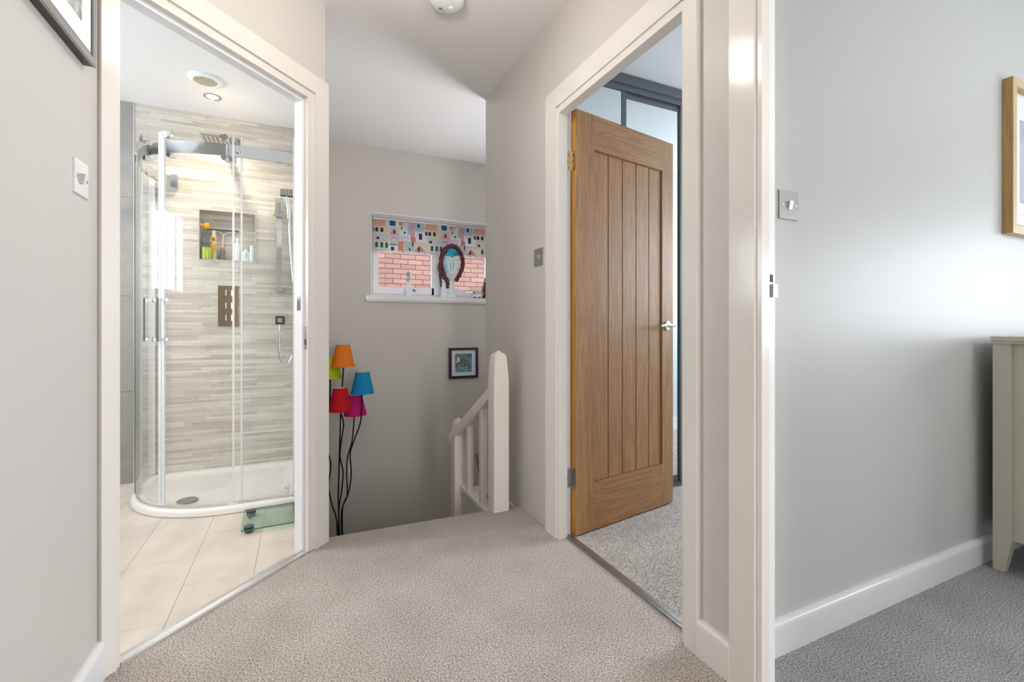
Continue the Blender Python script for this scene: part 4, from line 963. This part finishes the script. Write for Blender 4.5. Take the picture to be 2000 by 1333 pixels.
def dhandle(par, pxc, side):
    i = min(range(len(outer)), key=lambda i: abs(px_of(*outer[i])-pxc)+(1000 if i > len(outer)*.8 else 0)); p = Vector((*outer[i], 0)); q = Vector((*outer[i+1], 0))
    d = (q-p).normalized(); n = Vector((-d.y, d.x, 0))
    if n.dot(-p) < 0: n = -n
    M = Matrix.Translation(p) @ Matrix(((d.x, n.x, 0, 0), (d.y, n.y, 0, 0), (0, 0, 1, 0), (0, 0, 0, 1)))
    z0, z1 = .865, 1.085
    bm = bmesh.new(); bx(bm, -.007, .007, .040, .052, z0, z1, M)
    for z in (z0, z1-.016): bx(bm, -.007, .007, -.016, .042, z, z+.016, M)
    for z in (z0, z1-.016): bx(bm, -.010, .010, .0035, .007, z-.003, z+.019, M)
    finish('door_handle', bm, CHROME, par, True, None, .0015)
dhandle(gR, 327, 1); dhandle(gL, 303, 1)
bm = bmesh.new()     # etched kite mark on the fixed panel
lathe(bm, [(.006, 0), (.0045, 0)], 16, M=Matrix.Translation((-.055, inner[0][1]-.0035, .045)) @ Matrix.Rotation(PI/2, 4, 'X'), close=False); bx(bm, -.078, -.070, inner[0][1]-.0036, inner[0][1]-.0033, .042, .048)
finish('etched_mark', bm, STEEL, SE)

# shower fittings
SH = thing('rain_shower', 'square flat rain shower head above the enclosure rail', 'shower head', (-.425, 3.27, 2.095))
box('plate', -.105, .105, -.10, .10, 0, .010, STEEL, SH, bevel=.002)
nb = bmesh.new()
for i in range(9):
    for j in range(9): bx(nb, -.088+i*.022-.0025, -.088+i*.022+.0025, -.088+j*.022-.0025, -.088+j*.022+.0025, -.003, 0)
finish('nozzles', nb, GREYPL, SH, kind='stuff')
box('arm', -.012, .012, 0, .318, .014, .036, CHROME, SH, bevel=.002)
box('wall_flange', -.030, .030, .318, .328, -.004, .056, CHROME, SH, bevel=.002)
SV = thing('shower_valve', 'rectangular chrome shower valve plate with three square controls', 'shower valve', (-.439, 3.599, 1.120))
VM = simple('bronze_toned_chrome', (.50, .38, .28), .12, 1, scale=20, amount=.03, bump=0)
box('plate', -.058, .058, -.010, 0, -.136, .134, VM, SV, bevel=.002)
for z in (.085, .0, -.08):
    k = box('control_knob', -.019, .021, -.040, -.010, z-.020, z+.020, VM, SV, bevel=.003)
    box('knob_lever', -.014, -.008, -.046, -.040, z-.018, z+.018, CHROME, k, bevel=.001)
HR = thing('riser_rail', 'flat chrome riser rail with square hand shower', 'shower rail', (-.132, 3.599, 1.233))
box('bar', -.016, .016, -.050, -.042, .0, .62, CHROME, HR, bevel=.002)
box('bracket', -.022, .022, -.054, 0, -.012, .016, CHROME, HR, bevel=.002)
box('bracket', -.022, .022, -.054, 0, .585, .613, CHROME, HR, bevel=.002)
sl = box('slider', -.026, .026, -.066, -.038, .500, .632, CHROME, HR, bevel=.003)
box('slider_arm', -.034, .078, -.080, -.064, .500, .518, CHROME, sl, bevel=.002)
box('slider_recess', -.012, .012, -.0675, -.0655, .525, .600, STEEL, sl)
hs = bmesh.new(); tube(hs, [(.062, -.082, .495), (.058, -.086, .560), (.050, -.094, .640)], .0125, 12); hh = finish('hand_shower_handle', hs, CHROME, HR, True)
M = Matrix.Translation((.050, -.100, .655)) @ Matrix.Rotation(-.35, 4, 'X')
bm = bmesh.new(); bx(bm, -.042, .042, -.008, .008, -.018, .034, M); hd = finish('spray_head', bm, GREYPL, hh, True, None, .003)
bm = bmesh.new()
for i in range(7): bx(bm, -.036+i*.0115-.0025, -.036+i*.0115+.0025, -.0095, -.008, -.013, .029, M)
finish('spray_slots', bm, CHROME, hh)
bm = bmesh.new(); tube(bm, smoothpts([(.062, -.08, .50), (.070, -.07, .30), (.092, -.06, .0), (.104, -.05, -.25), (.085, -.05, -.44), (.045, -.05, -.52), (.012, -.055, -.49), (.000, -.055, -.40), (.003, -.045, -.24)], 10), .0068, 10); finish('hose', bm, CHROME, HR, True)
WO = thing('hose_outlet', 'square dark chrome hose outlet under the riser rail', 'shower outlet', (-.129, 3.599, 1.025))
box('flange', -.028, .028, -.010, 0, -.028, .028, simple('dark_chrome', (.12, .12, .14), .12, 1), WO, bevel=.002)
box('elbow', -.013, .013, -.052, -.010, -.016, .014, CHROME, WO, bevel=.002)

# tiled niche trim + contents
NB = tag(box('trim_5', NX0+.001, NX1-.001, 3.603, 3.699, NZ0, NZ0+.004, simple('niche_shelf_tile', (.70, .58, .42), .3), kind='structure'), 'beige tiled shelf of the shower niche', 'shelf')
NT = struct('trim_6', label='silver edging around the shower niche', cat='trim')
for q in ((NX0-.005, NX0, NZ0-.005, NZ1+.005), (NX1, NX1+.005, NZ0-.005, NZ1+.005), (NX0, NX1, NZ0-.005, NZ0), (NX0, NX1, NZ1, NZ1+.005)): box('edging', q[0], q[1], 3.594, 3.606, q[2], q[3], ALU, NT)
nz = NZ0+.0045
G1 = thing('shower_gel_bottle', 'clear pump bottle of lime green gel with an orange cap in the niche', 'bottle', (-.566, 3.628, nz))
bm = bmesh.new(); lathe(bm, [(.030, .002), (.033, .006), (.033, .078), (.0, .078)], 24, sy=.8); finish('gel', bm, GREENL, G1, True)
bm = bmesh.new(); lathe(bm, [(.034, 0), (.035, .004), (.035, .14), (.026, .175), (.014, .19), (.013, .215)], 24, sy=.8); finish('bottle_body', bm, BOTGLASS, G1, True)
bm = bmesh.new(); lathe(bm, [(.014, .205), (.020, .215), (.021, .232), (.014, .243), (0, .245)], 20); bx(bm, -.034, 0, -.008, .008, .222, .236); finish('cap', bm, CAPOR, G1, True)
G2 = thing('yellow_label_bottle', 'narrow clear bottle with yellow and orange labels in the niche', 'bottle', (-.530, 3.655, nz))
bm = bmesh.new(); lathe(bm, [(.015, 0), (.017, .004), (.017, .16), (.012, .178), (.012, .20), (0, .20)], 20); finish('bottle_body', bm, CREAMPL, G2, True)
bm = bmesh.new(); bx(bm, -.016, .016, -.0195, -.016, .120, .155); finish('label', bm, LABY, G2); bm = bmesh.new(); bx(bm, -.016, .016, -.0195, -.016, .06, .105); finish('label', bm, CAPOR, G2)
bm = bmesh.new(); bx(bm, -.008, -.002, -.0202, -.0194, .128, .148); bx(bm, .002, .008, -.0202, -.0194, .128, .148); finish('printed_mark', bm, BLACK, G2)
Q1 = thing('shower_squeegee', 'grey handled squeegee standing in the niche', 'squeegee', (-.484, 3.678, nz))
bm = bmesh.new(); tube(bm, smoothpts([(0, 0, 0), (-.004, 0, .03), (.002, 0, .065), (0, 0, .09)], 5), [.011, .012, .014, .015, .015, .014, .013, .013, .014, .015, .015, .014, .012, .010, .009, .008], 12); finish('grip', bm, MIXG, Q1, True)
bm = bmesh.new(); tube(bm, smoothpts([(0, 0, .088), (.002, 0, .12), (.004, 0, .155), (.006, 0, .185)], 5), [.0085-.0003*i for i in range(16)], 10)
for s in (-1, 1): tube(bm, smoothpts([(.006, 0, .176), (.006+s*.03, 0, .198), (.006+s*.085, 0, .207)], 5), .004, 8)
finish('neck', bm, CREAMPL, Q1, True)
bm = bmesh.new(); bx(bm, -.085, .097, -.004, .004, .206, .214); finish('blade', bm, GREYPL, Q1, True, None, .001)
def bottle(label, x, y, r, h, mat, capm, caph, name='toiletry_bottle', neck=.45, sy=.7):
    t = thing(name, label, 'bottle', (x, y, nz)); bm = bmesh.new()
    lathe(bm, [(r*.92, 0), (r, .004), (r, h*.82), (r*.9, h*.92), (r*neck, h)], 22, sy=sy); finish('bottle_body', bm, mat, t, True)
    bm = bmesh.new(); lathe(bm, [(r*neck*1.05, h), (r*neck*1.15, h+.002), (r*neck*1.1, h+caph-.003), (0, h+caph)], 18, sy=.9); finish('cap', bm, capm, t, True); return t
bottle('white pump bottle behind the door seal in the niche', -.392, 3.650, .018, .13, PLASTW, PLASTW, .03)
bottle('slim green and dark topped bottle in the niche', -.370, 3.668, .014, .095, GREENB, MIXG, .012)
t = bottle('short white tube with grey lettering in the niche', -.340, 3.640, .026, .075, PLASTW, PLASTW, .012, sy=.5)
bm = bmesh.new()
for i, (a, b_) in enumerate(((.055, .058), (.046, .049), (.037, .040), (.028, .030))): bx(bm, -.003-i % 2*.004, .013, -.0135, -.0125, a, b_)
finish('printed_lines', bm, GREENB, t)
bottle('small dark capped bottle behind the white tube', -.322, 3.672, .012, .072, PLASTW, BLACK, .010)
bottle('tall slim white tube at the right end of the niche', -.302, 3.640, .0165, .110, PLASTW, PLASTW, .006, neck=.95, sy=.9)

# extractor grille and downlight
EV = thing('extractor_vent', 'round white extractor vent in the bathroom ceiling', 'vent', (-.487, 3.09, BZ))
bm = bmesh.new(); lathe(bm, [(.088, 0), (.086, -.008), (.078, -.014), (.060, -.016), (.057, -.012)], 40, close=False); finish('vent_rim', bm, PLASTW, EV, True)
gr = bmesh.new()
for i in range(-5, 6):
    h = math.sqrt(max(0, .056**2-(i*.0105)**2))
    bx(gr, i*.0105-.0022, i*.0105+.0022, -h, h, -.0135, -.009); bx(gr, -h, h, i*.0105-.0022, i*.0105+.0022, -.0135, -.009)
finish('grille', gr, simple('aged_grille_plastic', (.70, .62, .50), .5), EV)
bm = bmesh.new(); lathe(bm, [(.058, -.002), (0, -.002)], 32); finish('vent_duct', bm, MIXG, EV)
DLM, _, _ = principled('warm_lit_lamp', (1, .9, .7), .5, emit=(1, .86, .6), es=9)
for i, (x, y, lb) in enumerate(((-.487, 3.307, 'lit round chrome downlight beside the bathroom extractor vent'),)):
    DL = thing('downlight', lb, 'downlight', (x, y, BZ))
    bm = bmesh.new(); lathe(bm, [(.047, 0), (.046, -.004), (.038, -.006), (.033, -.002)], 36, close=False); finish('bezel', bm, STEEL, DL, True)
    bm = bmesh.new(); lathe(bm, [(.033, -.0015), (0, -.0035)], 28); finish('lamp', bm, DLM, DL, True)
# smoke alarm
SA = thing('smoke_alarm', 'round white smoke alarm on the landing ceiling', 'smoke alarm', (.590, 1.965, CZ))
bm = bmesh.new(); lathe(bm, [(.076, 0), (.076, -.008), (.074, -.026), (.065, -.038), (.05, -.042), (0, -.043)], 48); finish('alarm_body', bm, PLASTW, SA, True)
bm = bmesh.new(); lathe(bm, [(.012, -.042), (.011, -.046), (0, -.0465)], 20, c=(.022, .010, 0)); finish('test_button', bm, PLASTW, SA, True)
bm = bmesh.new(); lathe(bm, [(.002, -.043), (.002, -.0445), (0, -.0445)], 10, c=(-.004, .040, 0)); finish('indicator', bm, BLACK, SA)
bm = bmesh.new()
for k in range(3): bx(bm, -.028+k*.006, -.025+k*.006, .024, .038, -.0437, -.0425)
finish('vent_slot', bm, GREYPL, SA)

# bathroom scale
BC = thing('bathroom_scale', 'glass bathroom scale with dark grey feet by the shower tray', 'bathroom scale', (-.118, 2.615, 0), math.radians(2))
box('glass_platform', -.137, .137, -.137, .137, .020, .026, glass_mat('scale_glass', (.86, .95, .91)), BC, bevel=.001)
bm = bmesh.new()
for q in ((-.1375, .1375, -.1385, -.137), (-.1375, .1375, .137, .1385)): bx(bm, q[0], q[1], q[2], q[3], .0205, .0255)
bx(bm, -.1385, -.137, -.137, .137, .0205, .0255); finish('green_edge', bm, GREENEDGE, BC)
for sx, sy in ((-1, -1), (-1, 1), (1, -1), (1, 1)):
    bm = bmesh.new(); lathe(bm, [(.014, 0), (.019, .004), (.022, .018), (.022, .0195), (0, .0195)], 24, c=(sx*.108, sy*.105, 0)); lathe(bm, [(.022, .0265), (.0225, .028), (.0225, .030), (.020, .031), (0, .030)], 24, c=(sx*.108, sy*.105, 0)); finish('foot', bm, GREYPL, BC, True)
bm = bmesh.new(); pts = [(.086+.044*0+(.0 if 0 else 0), -.125)]
P_ = [(.086, -.118), (.130, -.118)]+[(.130+.010*math.sin(PI*i/8), -.118+.236*i/8) for i in range(1, 8)]+[(.130, .118), (.086, .118)]
prism(bm, P_, .0265, .034); hb = finish('display_housing', bm, GREYPL, BC, True, None, .003)
box('display_screen', .094, .124, -.045, .045, .034, .0345, simple('grey_lcd', (.20, .22, .24), .2), hb)
box('printed_mark', -.112, -.106, -.008, .016, .0262, .0266, BLACK, BC)
